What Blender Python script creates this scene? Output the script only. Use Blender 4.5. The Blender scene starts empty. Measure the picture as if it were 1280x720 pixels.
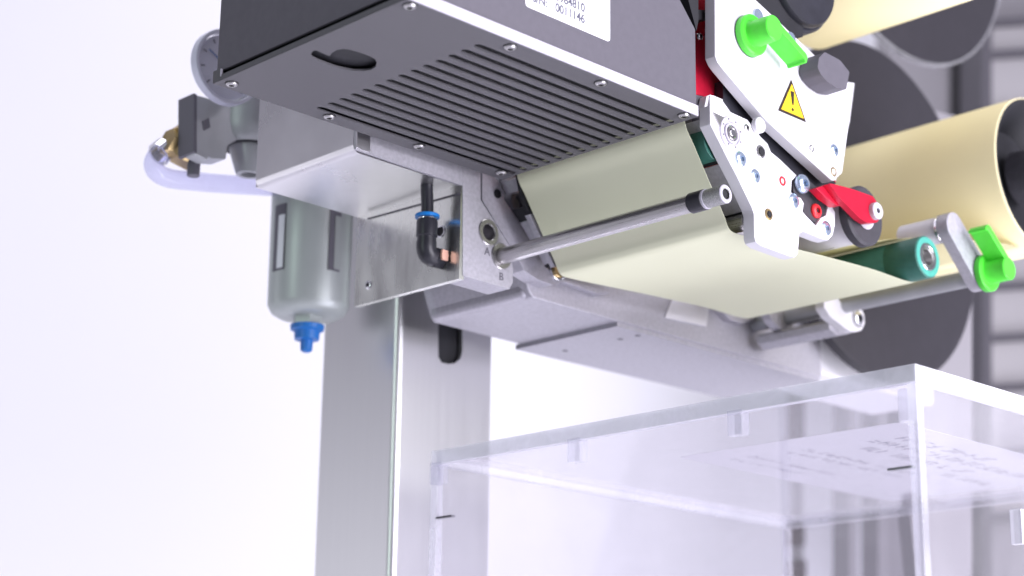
# A label printing machine seen close-up from below, in front of a bright studio backdrop.
# Metres.  X runs to the right and away, Y to the left and away, Z up; the lens is at the origin's height.
import bpy, bmesh, math, random
from mathutils import Vector, Matrix
from mathutils.geometry import tessellate_polygon

C = bpy.context.scene.collection
S = bpy.context.scene

# ------------------------------------------------------------------ camera
cam_d = bpy.data.cameras.new('camera')
cam = bpy.data.objects.new('camera', cam_d)
C.objects.link(cam)
R_ = Vector((0.7113, -0.7028, 0.0125)); U_ = Vector((-0.1980, -0.1833, 0.9629)); F_ = Vector((0.6744, 0.6874, 0.2695))
cam.matrix_world = Matrix(((R_.x, U_.x, -F_.x, 0), (R_.y, U_.y, -F_.y, 0), (R_.z, U_.z, -F_.z, 0), (0, 0, 0, 1)))
cam_d.sensor_width = 36
cam_d.lens = 64.83
cam_d.clip_start = 0.02
cam_d.clip_end = 50
cam_d.dof.use_dof = True
cam_d.dof.focus_distance = 0.835
cam_d.dof.aperture_fstop = 8.5
S.camera = cam

# ------------------------------------------------------------------ world, key, tube and added fill lamps
W = bpy.data.worlds.new('World')
S.world = W
W.use_nodes = True
W.node_tree.nodes['Background'].inputs[0].default_value = (0.86, 0.84, 1.0, 1)
W.node_tree.nodes['Background'].inputs[1].default_value = 0.36
S.view_settings.view_transform = 'Standard'
S.view_settings.look = 'None'
S.view_settings.exposure = 0
S.view_settings.gamma = 1
S.view_settings.use_curve_mapping = False
S.cycles.use_denoising = True
S.cycles.max_bounces = 14
S.cycles.transmission_bounces = 12
S.cycles.transparent_max_bounces = 16
S.cycles.sample_clamp_indirect = 4
S.cycles.caustics_refractive = False
S.cycles.caustics_reflective = False


def area(name, loc, target, sx, sy, power, col):
    d = bpy.data.lights.new(name, 'AREA')
    d.shape = 'RECTANGLE'
    d.size = sx
    d.size_y = sy
    d.energy = power
    d.color = col
    o = bpy.data.objects.new(name, d)
    C.objects.link(o)
    o.location = loc
    o.rotation_euler = (Vector(target) - Vector(loc)).to_track_quat('-Z', 'Y').to_euler()
    return o


area('softbox_key', (0.85, -1.3, 0.55), (0.7, 0.55, 0.3), 1.5, 1.2, 52, (0.93, 0.90, 1.0))
area('fill_low', (1.15, -0.15, -0.60), (0.88, 0.6, 0.3), 0.9, 0.9, 19, (0.93, 0.92, 1.0))  # fill lamp added below, standing in for a white floor's bounce
area('fill_front', (0.80, -0.65, -0.10), (0.88, 0.6, 0.3), 0.6, 0.7, 9, (0.95, 0.93, 1.0))  # unseen frontal fill, added to brighten the paper roll
area('backdrop_fill_left', (-0.6, 2.4, -0.2), (1.6, 3.0, 0.7), 1.2, 1.6, 9, (0.93, 0.92, 1.0))  # lamp added out of view to whiten the backdrop
area('fill_top', (0.7, 0.9, 2.0), (0.7, 0.7, 0.3), 1.4, 1.4, 18, (0.95, 0.94, 1.0))  # overhead fill lamp, added out of view


area('tube_light_left', (-1.0, 0.58, 0.45), (0.61, 0.785, 0.3), 0.035, 1.1, 4, (0.80, 1.0, 0.88))


# ------------------------------------------------------------------ materials
def mat(name, col, rough=0.5, metal=0.0, noise=0.0, nscale=60.0, bump=0.0, bscale=900.0, stretch=(1, 1, 1),
        trans=0.0, ior=1.45, coat=0.0, rvar=0.0, col2=None, spec=0.5, emis=None, alpha=1.0, sss=0.0):
    m = bpy.data.materials.new(name)
    m.use_nodes = True
    nt = m.node_tree
    b = nt.nodes['Principled BSDF']
    b.inputs['Base Color'].default_value = (*col, 1)
    b.inputs['Roughness'].default_value = rough
    b.inputs['Metallic'].default_value = metal
    b.inputs['Transmission Weight'].default_value = trans
    b.inputs['IOR'].default_value = ior
    b.inputs['Coat Weight'].default_value = coat
    b.inputs['Specular IOR Level'].default_value = spec
    tc = nt.nodes.new('ShaderNodeTexCoord')
    mp = nt.nodes.new('ShaderNodeMapping')
    mp.inputs['Scale'].default_value = stretch
    nt.links.new(tc.outputs['Object'], mp.inputs['Vector'])
    if noise or rvar:
        n = nt.nodes.new('ShaderNodeTexNoise')
        n.inputs['Scale'].default_value = nscale
        n.inputs['Detail'].default_value = 6
        nt.links.new(mp.outputs[0], n.inputs['Vector'])
        if noise:
            mx = nt.nodes.new('ShaderNodeMix')
            mx.data_type = 'RGBA'
            lo = tuple(c * (1 - noise) for c in col) if col2 is None else col2
            hi = tuple(min(1, c * (1 + noise)) for c in col) if col2 is None else col
            mx.inputs['A'].default_value = (*lo, 1)
            mx.inputs['B'].default_value = (*hi, 1)
            rp = nt.nodes.new('ShaderNodeMapRange')
            rp.inputs['From Min'].default_value = 0.3
            rp.inputs['From Max'].default_value = 0.7
            nt.links.new(n.outputs['Fac'], rp.inputs['Value'])
            nt.links.new(rp.outputs[0], mx.inputs['Factor'])
            nt.links.new(mx.outputs['Result'], b.inputs['Base Color'])
        if rvar:
            r = nt.nodes.new('ShaderNodeMapRange')
            r.inputs['From Min'].default_value = 0.3
            r.inputs['From Max'].default_value = 0.7
            r.inputs['To Min'].default_value = max(0.02, rough - rvar)
            r.inputs['To Max'].default_value = rough + rvar
            nt.links.new(n.outputs['Fac'], r.inputs['Value'])
            nt.links.new(r.outputs[0], b.inputs['Roughness'])
    if bump:
        n2 = nt.nodes.new('ShaderNodeTexNoise')
        n2.inputs['Scale'].default_value = bscale
        n2.inputs['Detail'].default_value = 3
        nt.links.new(mp.outputs[0], n2.inputs['Vector'])
        bp = nt.nodes.new('ShaderNodeBump')
        bp.inputs['Strength'].default_value = bump
        bp.inputs['Distance'].default_value = 0.0004
        nt.links.new(n2.outputs['Fac'], bp.inputs['Height'])
        nt.links.new(bp.outputs[0], b.inputs['Normal'])
    return m


M = {}
M['powder'] = mat('grey_powder_coat', (0.098, 0.095, 0.106), 0.55, noise=0.07, nscale=420, rvar=0.05, bump=0.2, bscale=2600)
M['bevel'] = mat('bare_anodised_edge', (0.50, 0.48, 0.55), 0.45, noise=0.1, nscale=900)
M['cover'] = mat('dark_grey_cover_paint', (0.104, 0.097, 0.118), 0.62, noise=0.05, nscale=260, bump=0.15, bscale=2200)
M['black'] = mat('matt_black', (0.012, 0.012, 0.016), 0.6, noise=0.2, nscale=80)
M['blackplastic'] = mat('black_plastic', (0.022, 0.022, 0.030), 0.35, noise=0.2, nscale=120, bump=0.1, bscale=900)
M['rubber'] = mat('black_rubber', (0.045, 0.043, 0.052), 0.6, noise=0.15, nscale=200, bump=0.2, bscale=1500)
M['plate'] = mat('bead_blasted_aluminium', (0.72, 0.71, 0.75), 0.5, metal=0.1, noise=0.015, nscale=300, bump=0.05, bscale=2400)
M['cast'] = mat('silver_cast_paint', (0.43, 0.42, 0.465), 0.45, metal=0.25, noise=0.10, nscale=520, bump=0.22, bscale=1300)
M['steel'] = mat('polished_steel', (0.50, 0.49, 0.49), 0.30, metal=1.0, noise=0.06, nscale=40, stretch=(60, 1, 60), rvar=0.05)
M['chrome'] = mat('bright_steel', (0.72, 0.72, 0.75), 0.14, metal=1.0)
M['zincscrew'] = mat('blue_zinc_screw', (0.60, 0.72, 0.90), 0.22, metal=0.85)
M['stainless'] = mat('brushed_stainless', (0.72, 0.72, 0.73), 0.36, metal=1.0, noise=0.012, nscale=420, stretch=(1, 1, 0.02), rvar=0.012)
M['polished'] = mat('folded_sheet_stainless', (0.74, 0.73, 0.75), 0.30, metal=1.0, noise=0.05, nscale=40, rvar=0.04, bump=0.02, bscale=60)
M['zinc'] = mat('mottled_zinc_sheet', (0.74, 0.75, 0.71), 0.27, metal=1.0, noise=0.12, nscale=90, stretch=(1, 1, 0.35), rvar=0.09)
M['zincsocket'] = mat('blue_zinc_recess', (0.20, 0.27, 0.38), 0.35, metal=0.7)
M['sticker'] = mat('white_sticker', (0.86, 0.86, 0.88), 0.35)
M['ink'] = mat('grey_print', (0.11, 0.11, 0.15), 0.6)
M['warn'] = mat('warning_yellow', (0.95, 0.60, 0.02), 0.4)
M['warnblack'] = mat('warning_black', (0.025, 0.015, 0.012), 0.45)
M['green'] = mat('bright_green_plastic', (0.09, 0.70, 0.05), 0.36, noise=0.04, nscale=300)
M['teal'] = mat('green_roller_rubber', (0.038, 0.150, 0.118), 0.5, noise=0.08, nscale=300, bump=0.1)
M['tealrim'] = mat('green_roller_end', (0.07, 0.36, 0.29), 0.5, noise=0.05, nscale=300)
M['red'] = mat('red_anodised', (0.60, 0.012, 0.045), 0.33, metal=0.35, noise=0.06, nscale=400)
M['redplastic'] = mat('red_plastic', (0.78, 0.03, 0.04), 0.35)
M['blue'] = mat('blue_plastic', (0.02, 0.16, 0.50), 0.38)
M['bluering'] = mat('blue_release_ring', (0.01, 0.20, 0.62), 0.35)
M['copper'] = mat('copper_mark', (0.95, 0.55, 0.42), 0.4, metal=0.3)
M['brass'] = mat('brass', (0.50, 0.38, 0.19), 0.38, metal=1.0, noise=0.2, nscale=90, rvar=0.08)
M['regbody'] = mat('painted_grey_regulator', (0.40, 0.41, 0.43), 0.42, metal=0.3, noise=0.1, nscale=60)
M['bowl'] = mat('grey_bowl_guard', (0.42, 0.455, 0.445), 0.38, metal=0.3, noise=0.03, nscale=60)
M['regdark'] = mat('dark_parts_and_flank_shade', (0.13, 0.125, 0.15), 0.5)
M['gauge'] = mat('gauge_dial', (0.80, 0.82, 0.86), 0.4)
M['gaugerim'] = mat('pale_gauge_rim', (0.62, 0.62, 0.74), 0.3)
M['roll'] = mat('cream_yellow_label_paper', (0.97, 0.88, 0.55), 0.6, noise=0.03, nscale=12)
M['disk'] = mat('dark_flange', (0.024, 0.022, 0.028), 0.5, noise=0.08, nscale=120)
M['backgrey'] = mat('background_grey_paint', (0.25, 0.24, 0.26), 0.6, noise=0.06, nscale=4)
M['backlight'] = mat('background_light_grey', (0.42, 0.405, 0.42), 0.6, noise=0.05, nscale=4)
M['backdark'] = mat('background_dark_profile', (0.09, 0.085, 0.10), 0.6)
M['wall'] = mat('studio_white', (0.86, 0.85, 0.90), 0.9, noise=0.01, nscale=1)
M['knurl'] = mat('knurled_steel', (0.42, 0.42, 0.42), 0.35, metal=1.0, noise=0.4, nscale=2400, bump=0.8, bscale=3000)


def sheet_mat(name, col, tw):
    m = bpy.data.materials.new(name)
    m.use_nodes = True
    nt = m.node_tree
    nt.nodes.remove(nt.nodes['Principled BSDF'])
    out = nt.nodes['Material Output']
    d = nt.nodes.new('ShaderNodeBsdfDiffuse')
    t = nt.nodes.new('ShaderNodeBsdfTranslucent')
    g = nt.nodes.new('ShaderNodeBsdfGlossy')
    d.inputs[0].default_value = (*col, 1)
    t.inputs[0].default_value = (*col, 1)
    g.inputs['Roughness'].default_value = 0.45
    g.inputs[0].default_value = (1, 1, 1, 1)
    a = nt.nodes.new('ShaderNodeMixShader')
    a.inputs[0].default_value = tw
    b = nt.nodes.new('ShaderNodeMixShader')
    b.inputs[0].default_value = 0.06
    nt.links.new(d.outputs[0], a.inputs[1])
    nt.links.new(t.outputs[0], a.inputs[2])
    nt.links.new(a.outputs[0], b.inputs[1])
    nt.links.new(g.outputs[0], b.inputs[2])
    nt.links.new(b.outputs[0], out.inputs[0])
    n = nt.nodes.new('ShaderNodeTexNoise')
    n.inputs['Scale'].default_value = 9
    mx = nt.nodes.new('ShaderNodeMix')
    mx.data_type = 'RGBA'
    mx.inputs['A'].default_value = (*[c * 0.96 for c in col], 1)
    mx.inputs['B'].default_value = (*[min(1, c * 1.03) for c in col], 1)
    tc = nt.nodes.new('ShaderNodeTexCoord')
    nt.links.new(tc.outputs['Object'], n.inputs['Vector'])
    nt.links.new(n.outputs['Fac'], mx.inputs['Factor'])
    nt.links.new(mx.outputs['Result'], d.inputs[0])
    nt.links.new(mx.outputs['Result'], t.inputs[0])
    wn = nt.nodes.new('ShaderNodeTexNoise')
    wn.inputs['Scale'].default_value = 26
    wm = nt.nodes.new('ShaderNodeMapping')
    wm.inputs['Scale'].default_value = (1, 0.35, 1)
    nt.links.new(tc.outputs['Object'], wm.inputs['Vector'])
    nt.links.new(wm.outputs[0], wn.inputs['Vector'])
    bp = nt.nodes.new('ShaderNodeBump')
    bp.inputs['Strength'].default_value = 0.35
    bp.inputs['Distance'].default_value = 0.0015
    nt.links.new(wn.outputs['Fac'], bp.inputs['Height'])
    for q in (d, g):
        nt.links.new(bp.outputs[0], q.inputs['Normal'])
    return m


M['web'] = sheet_mat('pale_label_liner', (0.89, 0.91, 0.67), 0.15)
M['liner'] = sheet_mat('yellow_liner', (0.82, 0.76, 0.46), 0.25)
M['boxlabel'] = sheet_mat('white_box_label', (0.80, 0.79, 0.84), 0.35)


def clear_mat(name, tint, rough, milk, milkcol=(0.92, 0.92, 0.93)):
    """clear plastic: a thin sheet lets the light through with a Fresnel reflection and a slight milkiness"""
    m = bpy.data.materials.new(name)
    m.use_nodes = True
    nt = m.node_tree
    nt.nodes.remove(nt.nodes['Principled BSDF'])
    out = nt.nodes['Material Output']
    t = nt.nodes.new('ShaderNodeBsdfTransparent')
    t.inputs[0].default_value = (*tint, 1)
    g = nt.nodes.new('ShaderNodeBsdfGlossy')
    g.inputs['Roughness'].default_value = rough
    d = nt.nodes.new('ShaderNodeBsdfDiffuse')
    d.inputs[0].default_value = (*milkcol, 1)
    fr = nt.nodes.new('ShaderNodeFresnel')
    fr.inputs[0].default_value = 1.45
    a = nt.nodes.new('ShaderNodeMixShader')
    b = nt.nodes.new('ShaderNodeMixShader')
    sm = nt.nodes.new('ShaderNodeTexNoise')   # smudges and dust
    sm.inputs['Scale'].default_value = 22
    sm.inputs['Detail'].default_value = 8
    sm.inputs['Distortion'].default_value = 0.8
    tcc = nt.nodes.new('ShaderNodeTexCoord')
    nt.links.new(tcc.outputs['Object'], sm.inputs['Vector'])
    mr = nt.nodes.new('ShaderNodeMapRange')
    mr.inputs['From Min'].default_value = 0.35
    mr.inputs['From Max'].default_value = 0.75
    mr.inputs['To Min'].default_value = milk * 0.75
    mr.inputs['To Max'].default_value = min(1, milk * 1.7)
    nt.links.new(sm.outputs['Fac'], mr.inputs['Value'])
    nt.links.new(mr.outputs[0], b.inputs[0])
    geo = nt.nodes.new('ShaderNodeNewGeometry')
    inv = nt.nodes.new('ShaderNodeMath')
    inv.operation = 'SUBTRACT'
    inv.inputs[0].default_value = 1
    nt.links.new(geo.outputs['Backfacing'], inv.inputs[1])
    mul = nt.nodes.new('ShaderNodeMath')
    mul.operation = 'MULTIPLY'
    nt.links.new(inv.outputs[0], mul.inputs[0])
    nt.links.new(fr.outputs[0], mul.inputs[1])
    nt.links.new(mul.outputs[0], a.inputs[0])
    nt.links.new(t.outputs[0], a.inputs[1])
    nt.links.new(g.outputs[0], a.inputs[2])
    nt.links.new(a.outputs[0], b.inputs[1])
    nt.links.new(d.outputs[0], b.inputs[2])
    nt.links.new(b.outputs[0], out.inputs[0])
    return m


M['acrylic'] = clear_mat('clear_acrylic', (0.965, 0.96, 0.975), 0.03, 0.045)
M['acrylicedge'] = clear_mat('clear_acrylic_edge', (0.93, 0.93, 0.97), 0.08, 0.20)
M['frost'] = clear_mat('frosted_acrylic_edge', (0.93, 0.93, 0.96), 0.3, 0.42, (0.90, 0.90, 0.94))
M['hose'] = clear_mat('translucent_hose', (0.86, 0.86, 0.98), 0.12, 0.20, (0.82, 0.83, 0.93))
M['lens'] = clear_mat('gauge_lens', (0.96, 0.96, 1.0), 0.05, 0.12)


# ------------------------------------------------------------------ helpers
def finish(bm, name, m, parent=None, smooth=35, bevel=0.0, seg=2):
    bmesh.ops.recalc_face_normals(bm, faces=bm.faces)
    for f in bm.faces:
        f.smooth = True
    lim = math.radians(smooth)
    for e in bm.edges:
        if len(e.link_faces) == 2:
            e.smooth = e.calc_face_angle(0) < lim
        else:
            e.smooth = False
    me = bpy.data.meshes.new(name)
    bm.to_mesh(me)
    bm.free()
    if m:
        me.materials.append(m if not isinstance(m, str) else M[m])
    o = bpy.data.objects.new(name, me)
    C.objects.link(o)
    if parent:
        o.parent = parent
        o.matrix_parent_inverse = Matrix.Translation(-parent_world(parent))
    if bevel:
        md = o.modifiers.new('bevel', 'BEVEL')
        md.width = bevel
        md.segments = seg
        md.limit_method = 'ANGLE'
        md.angle_limit = math.radians(40)
        md.harden_normals = True
    return o


WL = {}


def parent_world(p):
    """world location of a thing or part (nothing here is rotated at object level)"""
    v = Vector(p.location)
    return Vector(WL.get(p.name, v))


def thing(name, label, cat, loc, group=None):
    o = bpy.data.objects.new(name, None)
    C.objects.link(o)
    o.empty_display_size = 0.01
    o.location = loc
    o['label'] = label
    o['category'] = cat
    if group:
        o['group'] = group
    WL[o.name] = Vector(loc)
    return o


def tag(o, label, cat, group=None, kind=None):
    if label:
        o['label'] = label
    if cat:
        o['category'] = cat
    if group:
        o['group'] = group
    if kind:
        o['kind'] = kind
    return o


AX = {'X': lambda a, b, c: (c, a, b), 'Y': lambda a, b, c: (a, c, b), 'Z': lambda a, b, c: (a, b, c)}


def plate_bm(bm, outline, axis, c, t, holes=()):
    """a flat plate: an outline with holes at axis = c, thickness t in the + direction"""
    loops = [list(outline)] + [list(h) for h in holes]
    tri = tessellate_polygon([[Vector((p[0], p[1], 0)) for p in l] for l in loops])
    flat = [p for l in loops for p in l]
    fn = AX[axis]
    v0 = [bm.verts.new(fn(p[0], p[1], c)) for p in flat]
    v1 = [bm.verts.new(fn(p[0], p[1], c + t)) for p in flat]
    for a, b, d in tri:
        try:
            bm.faces.new((v0[a], v0[b], v0[d]))
            bm.faces.new((v1[d], v1[b], v1[a]))
        except ValueError:
            pass
    i = 0
    for l in loops:
        n = len(l)
        for k in range(n):
            a, b = i + k, i + (k + 1) % n
            bm.faces.new((v0[a], v0[b], v1[b], v1[a]))
        i += n


def plate(name, outline, axis, c, t, m, parent=None, holes=(), bevel=0.0, smooth=35):
    bm = bmesh.new()
    plate_bm(bm, outline, axis, c, t, holes)
    if bevel:
        # flat faces joined back into n-gons so that only the rim is bevelled
        bmesh.ops.dissolve_limit(bm, angle_limit=0.001, verts=bm.verts, edges=bm.edges)
    return finish(bm, name, m, parent, smooth, bevel)


def box(name, lo, hi, m, parent=None, bevel=0.0, smooth=35):
    bm = bmesh.new()
    bmesh.ops.create_cube(bm, size=1)
    for v in bm.verts:
        v.co = Vector([lo[i] + (v.co[i] + 0.5) * (hi[i] - lo[i]) for i in range(3)])
    return finish(bm, name, m, parent, smooth, bevel)


def frame_of(d):
    d = Vector(d).normalized()
    u = d.cross(Vector((0, 0, 1)))
    if u.length < 1e-4:
        u = Vector((1, 0, 0))
    u.normalize()
    return d, u, d.cross(u)


def lathe_bm(bm, origin, d, prof, seg=48, phase=0.0):
    """revolve (distance along d, radius) pairs"""
    d, u, w = frame_of(d)
    o = Vector(origin)
    rings = []
    for s, r in prof:
        if r < 1e-6:
            rings.append([bm.verts.new(o + d * s)])
        else:
            rings.append([bm.verts.new(o + d * s + (u * math.cos(phase + 2 * math.pi * k / seg) + w * math.sin(phase + 2 * math.pi * k / seg)) * r) for k in range(seg)])
    for A, B in zip(rings, rings[1:]):
        if len(A) == 1 and len(B) == 1:
            continue
        for k in range(seg):
            k2 = (k + 1) % seg
            if len(A) == 1:
                bm.faces.new((A[0], B[k], B[k2]))
            elif len(B) == 1:
                bm.faces.new((A[k], A[k2], B[0]))
            else:
                bm.faces.new((A[k], A[k2], B[k2], B[k]))


def lathe(name, origin, d, prof, m, parent=None, seg=48, smooth=35, phase=0.0):
    bm = bmesh.new()
    lathe_bm(bm, origin, d, prof, seg, phase)
    return finish(bm, name, m, parent, smooth)


def rod(name, origin, d, length, r, m, parent=None, seg=40, ch=0.0004):
    return lathe(name, origin, d, [(0, 0), (0, r - ch), (ch, r), (length - ch, r), (length, r - ch), (length, 0)], m, parent, seg)


def ring(name, origin, d, length, ro, ri, m, parent=None, seg=48, depth=None, bore=None):
    """an annulus; bore names the material of the dark bottom of its hole"""
    ch = min(0.0004, (ro - ri) * 0.25)
    bm = bmesh.new()
    prof = [(0, ri + ch), (0, ro - ch), (ch, ro), (length, ro), (length, ri), (ch, ri), (0, ri + ch)]
    lathe_bm(bm, origin, d, prof, seg)
    bmesh.ops.remove_doubles(bm, verts=bm.verts, dist=1e-7)
    o = finish(bm, name, m, parent)
    if bore:
        q = Vector(origin) + Vector(d).normalized() * (length * 0.8)
        lathe('bore', q, d, [(0, 0), (0, ri * 1.02), (0.0001, ri * 1.02), (0.0001, 0)], bore, o if parent is None or parent.parent is None else parent, 24)
    return o


def circle(cx, cy, r, n=28):
    return [(cx + r * math.cos(2 * math.pi * k / n), cy + r * math.sin(2 * math.pi * k / n)) for k in range(n)]


def tube(name, pts, r, m, parent=None, seg=16, caps=True, smooth_path=True):
    pts = [Vector(p) for p in pts]
    if smooth_path:
        out = []
        n = len(pts)
        for i in range(n - 1):
            p0 = pts[max(i - 1, 0)]; p1 = pts[i]; p2 = pts[i + 1]; p3 = pts[min(i + 2, n - 1)]
            for k in range(8):
                t = k / 8
                out.append(0.5 * ((2 * p1) + (p2 - p0) * t + (2 * p0 - 5 * p1 + 4 * p2 - p3) * t * t + (3 * p1 - p0 - 3 * p2 + p3) * t ** 3))
        out.append(pts[-1])
        pts = out
    bm = bmesh.new()
    rings = []
    up = Vector((0.013, 0.021, 1))
    prev = None
    for i, p in enumerate(pts):
        d = (pts[min(i + 1, len(pts) - 1)] - pts[max(i - 1, 0)]).normalized()
        u = (up - d * up.dot(d)) if prev is None else (prev - d * prev.dot(d))
        if u.length < 1e-5:
            u = d.orthogonal()
        u.normalize()
        prev = u
        w = d.cross(u)
        rings.append([bm.verts.new(p + (u * math.cos(2 * math.pi * k / seg) + w * math.sin(2 * math.pi * k / seg)) * r) for k in range(seg)])
    for A, B in zip(rings, rings[1:]):
        for k in range(seg):
            bm.faces.new((A[k], A[(k + 1) % seg], B[(k + 1) % seg], B[k]))
    if caps:
        bm.faces.new(rings[0][::-1])
        bm.faces.new(rings[-1])
    return finish(bm, name, m, parent, 50)


def screw(pos, d, r, m, parent, h=None, style='hex', name='screw', sock='black'):
    """a button head screw; d points out of the surface"""
    h = h or r * 0.75
    d = Vector(d)
    rs = r * 0.46
    if m == 'zincscrew':
        rs, sock = r * 0.36, 'zincsocket'
    o = lathe(name, pos, d, [(0, 0), (0, r), (h * 0.45, r), (h * 0.8, r * 0.86), (h, r * 0.62), (h, rs), (h * 0.35, rs), (h * 0.35, 0)], m, parent, 32)
    lathe('socket', Vector(pos) + d * h * 0.36, d, [(0, 0), (0, rs * 0.97), (h * 0.12, rs * 0.97), (h * 0.12, 0)], sock, o, 6)
    return o


def text_obj(name, body, size, loc, rot, m, parent, mirror=False, depth=0.00015, align='LEFT', bold=0.0):
    cu = bpy.data.curves.new(name, 'FONT')
    cu.body = body
    cu.size = size
    cu.extrude = depth
    cu.align_x = align
    cu.offset = bold
    o = bpy.data.objects.new(name + '_source', cu)
    C.objects.link(o)
    bpy.context.view_layer.update()
    dg = bpy.context.evaluated_depsgraph_get()
    me = bpy.data.meshes.new_from_object(o.evaluated_get(dg))
    bpy.data.objects.remove(o)
    mt = Matrix.Translation(loc) @ rot
    me.transform(mt)
    me.materials.clear()
    me.materials.append(M[m])
    t = bpy.data.objects.new(name, me)
    C.objects.link(t)
    if parent:
        t.parent = parent
        t.matrix_parent_inverse = Matrix.Translation(-parent_world(parent))
    return t


ROT_Y = Matrix.Rotation(math.pi / 2, 4, 'X')   # text that faces -Y


def rounded(pts, r, n=5):
    """round the corners of a polygon"""
    out = []
    N = len(pts)
    for i in range(N):
        p = Vector((*pts[i], 0)); a = Vector((*pts[i - 1], 0)); b = Vector((*pts[(i + 1) % N], 0))
        da = (a - p); db = (b - p)
        rr = min(r, da.length * 0.45, db.length * 0.45)
        pa = p + da.normalized() * rr; pb = p + db.normalized() * rr
        for k in range(n + 1):
            t = k / n
            q = pa * (1 - t) ** 2 + p * 2 * t * (1 - t) + pb * t * t
            out.append((q.x, q.y))
    return out


def slot_shape(x0, x1, y, w, n=6):
    r = w / 2
    out = []
    for k in range(n + 1):
        a = -math.pi / 2 + math.pi * k / n
        out.append((x1 - r + r * math.cos(a), y + r * math.sin(a)))
    for k in range(n + 1):
        a = math.pi / 2 + math.pi * k / n
        out.append((x0 + r + r * math.cos(a), y + r * math.sin(a)))
    return out


# ================================================================== SETTING
def backdrop():
    bm = bmesh.new()
    # a sweep of white paper: floor, curve, wall, standing square to the view
    n = Vector((0.70, 0.715, 0)).normalized()
    s = Vector((n.y, -n.x, 0))
    prof = [(0.0, -1.25), (1.6, -1.25)] + [(1.6 + 0.8 * math.sin(a), -1.25 + 0.8 * (1 - math.cos(a))) for a in [math.pi / 2 * k / 12 for k in range(1, 13)]] + [(2.4, 3.2)]
    L = [bm.verts.new(n * d + s * -3.0 + Vector((0, 0, z))) for d, z in prof]
    R = [bm.verts.new(n * d + s * 3.0 + Vector((0, 0, z))) for d, z in prof]
    for k in range(len(prof) - 1):
        bm.faces.new((L[k], R[k], R[k + 1], L[k + 1]))
    o = finish(bm, 'backdrop', 'wall', None, 60)
    tag(o, None, None, kind='structure')


backdrop()

# ================================================================== BACKGROUND EQUIPMENT (right, far, out of focus)
BY = 1.05
rack = thing('equipment_rack', 'blurred grey machine frame with upright posts far behind the yellow paper rolls', 'rack', (1.9, 1.1, -1.2))
rx = lambda px_l, px_r: None
plate('panel', [(1.6901, 0.9179), (2.2113, 1.0953), (2.0709, 0.2327), (1.6278, 0.1971)], 'Y', 1.10, 0.02, 'backgrey', rack)
plate('upright', [(1.8097, 0.9586), (1.8319, 0.9662), (1.7502, 0.2069), (1.7312, 0.2054)], 'Y', 1.05, 0.03, 'backdark', rack)
for q in ([(1.5062, 0.4179), (1.5201, 0.4203), (1.5050, 0.1873), (1.4917, 0.1862)], [(1.5569, 0.4265), (1.5742, 0.4295), (1.5566, 0.1914), (1.5401, 0.1901)]):
    plate('upright', q, 'Y', 1.05, 0.02, 'backgrey', rack)
for q in ([(1.8300, 0.9155), (2.2036, 1.0479), (2.2018, 1.0368), (1.8289, 0.9059)], [(1.8254, 0.8729), (2.1956, 0.9988), (2.1938, 0.9878), (1.8243, 0.8634)], [(1.8170, 0.7955), (2.1811, 0.9098), (2.1794, 0.8991), (1.8160, 0.7862)], [(1.8089, 0.7210), (2.1672, 0.8243), (2.1655, 0.8140), (1.8080, 0.7119)], [(1.8046, 0.6809), (2.1597, 0.7785), (2.1581, 0.7682), (1.8036, 0.6720)], [(1.7987, 0.6266), (2.1496, 0.7165), (2.1480, 0.7064), (1.7978, 0.6178)], [(1.7935, 0.5781), (2.1406, 0.6612), (2.1390, 0.6513), (1.7926, 0.5694)], [(1.7868, 0.5161), (2.1292, 0.5907), (2.1276, 0.5811), (1.7859, 0.5076)], [(1.7804, 0.4572), (2.1183, 0.5240), (2.1168, 0.5145), (1.7795, 0.4489)], [(1.7723, 0.3823), (2.1045, 0.4392), (2.1030, 0.4301), (1.7715, 0.3742)], [(1.7646, 0.3110), (2.0914, 0.3588), (2.0900, 0.3499), (1.7638, 0.3031)]):
    plate('crossbar', q, 'Y', 1.07, 0.02, 'backdark', rack)
for q in ([(1.8289, 0.9059), (2.2018, 1.0368), (2.1956, 0.9988), (1.8254, 0.8729)], [(1.8243, 0.8634), (2.1938, 0.9878), (2.1811, 0.9098), (1.8170, 0.7955)], [(1.8160, 0.7862), (2.1794, 0.8991), (2.1672, 0.8243), (1.8089, 0.7210)], [(1.8080, 0.7119), (2.1655, 0.8140), (2.1597, 0.7785), (1.8046, 0.6809)], [(1.8036, 0.6720), (2.1581, 0.7682), (2.1496, 0.7165), (1.7987, 0.6266)], [(1.7978, 0.6178), (2.1480, 0.7064), (2.1406, 0.6612), (1.7935, 0.5781)], [(1.7926, 0.5694), (2.1390, 0.6513), (2.1292, 0.5907), (1.7868, 0.5161)], [(1.7859, 0.5076), (2.1276, 0.5811), (2.1183, 0.5240), (1.7804, 0.4572)], [(1.7795, 0.4489), (2.1168, 0.5145), (2.1045, 0.4392), (1.7723, 0.3823)], [(1.7715, 0.3742), (2.1030, 0.4301), (2.0914, 0.3588), (1.7646, 0.3110)]):
    plate('infill_panel', q, 'Y', 1.085, 0.01, 'backlight', rack)

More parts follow.
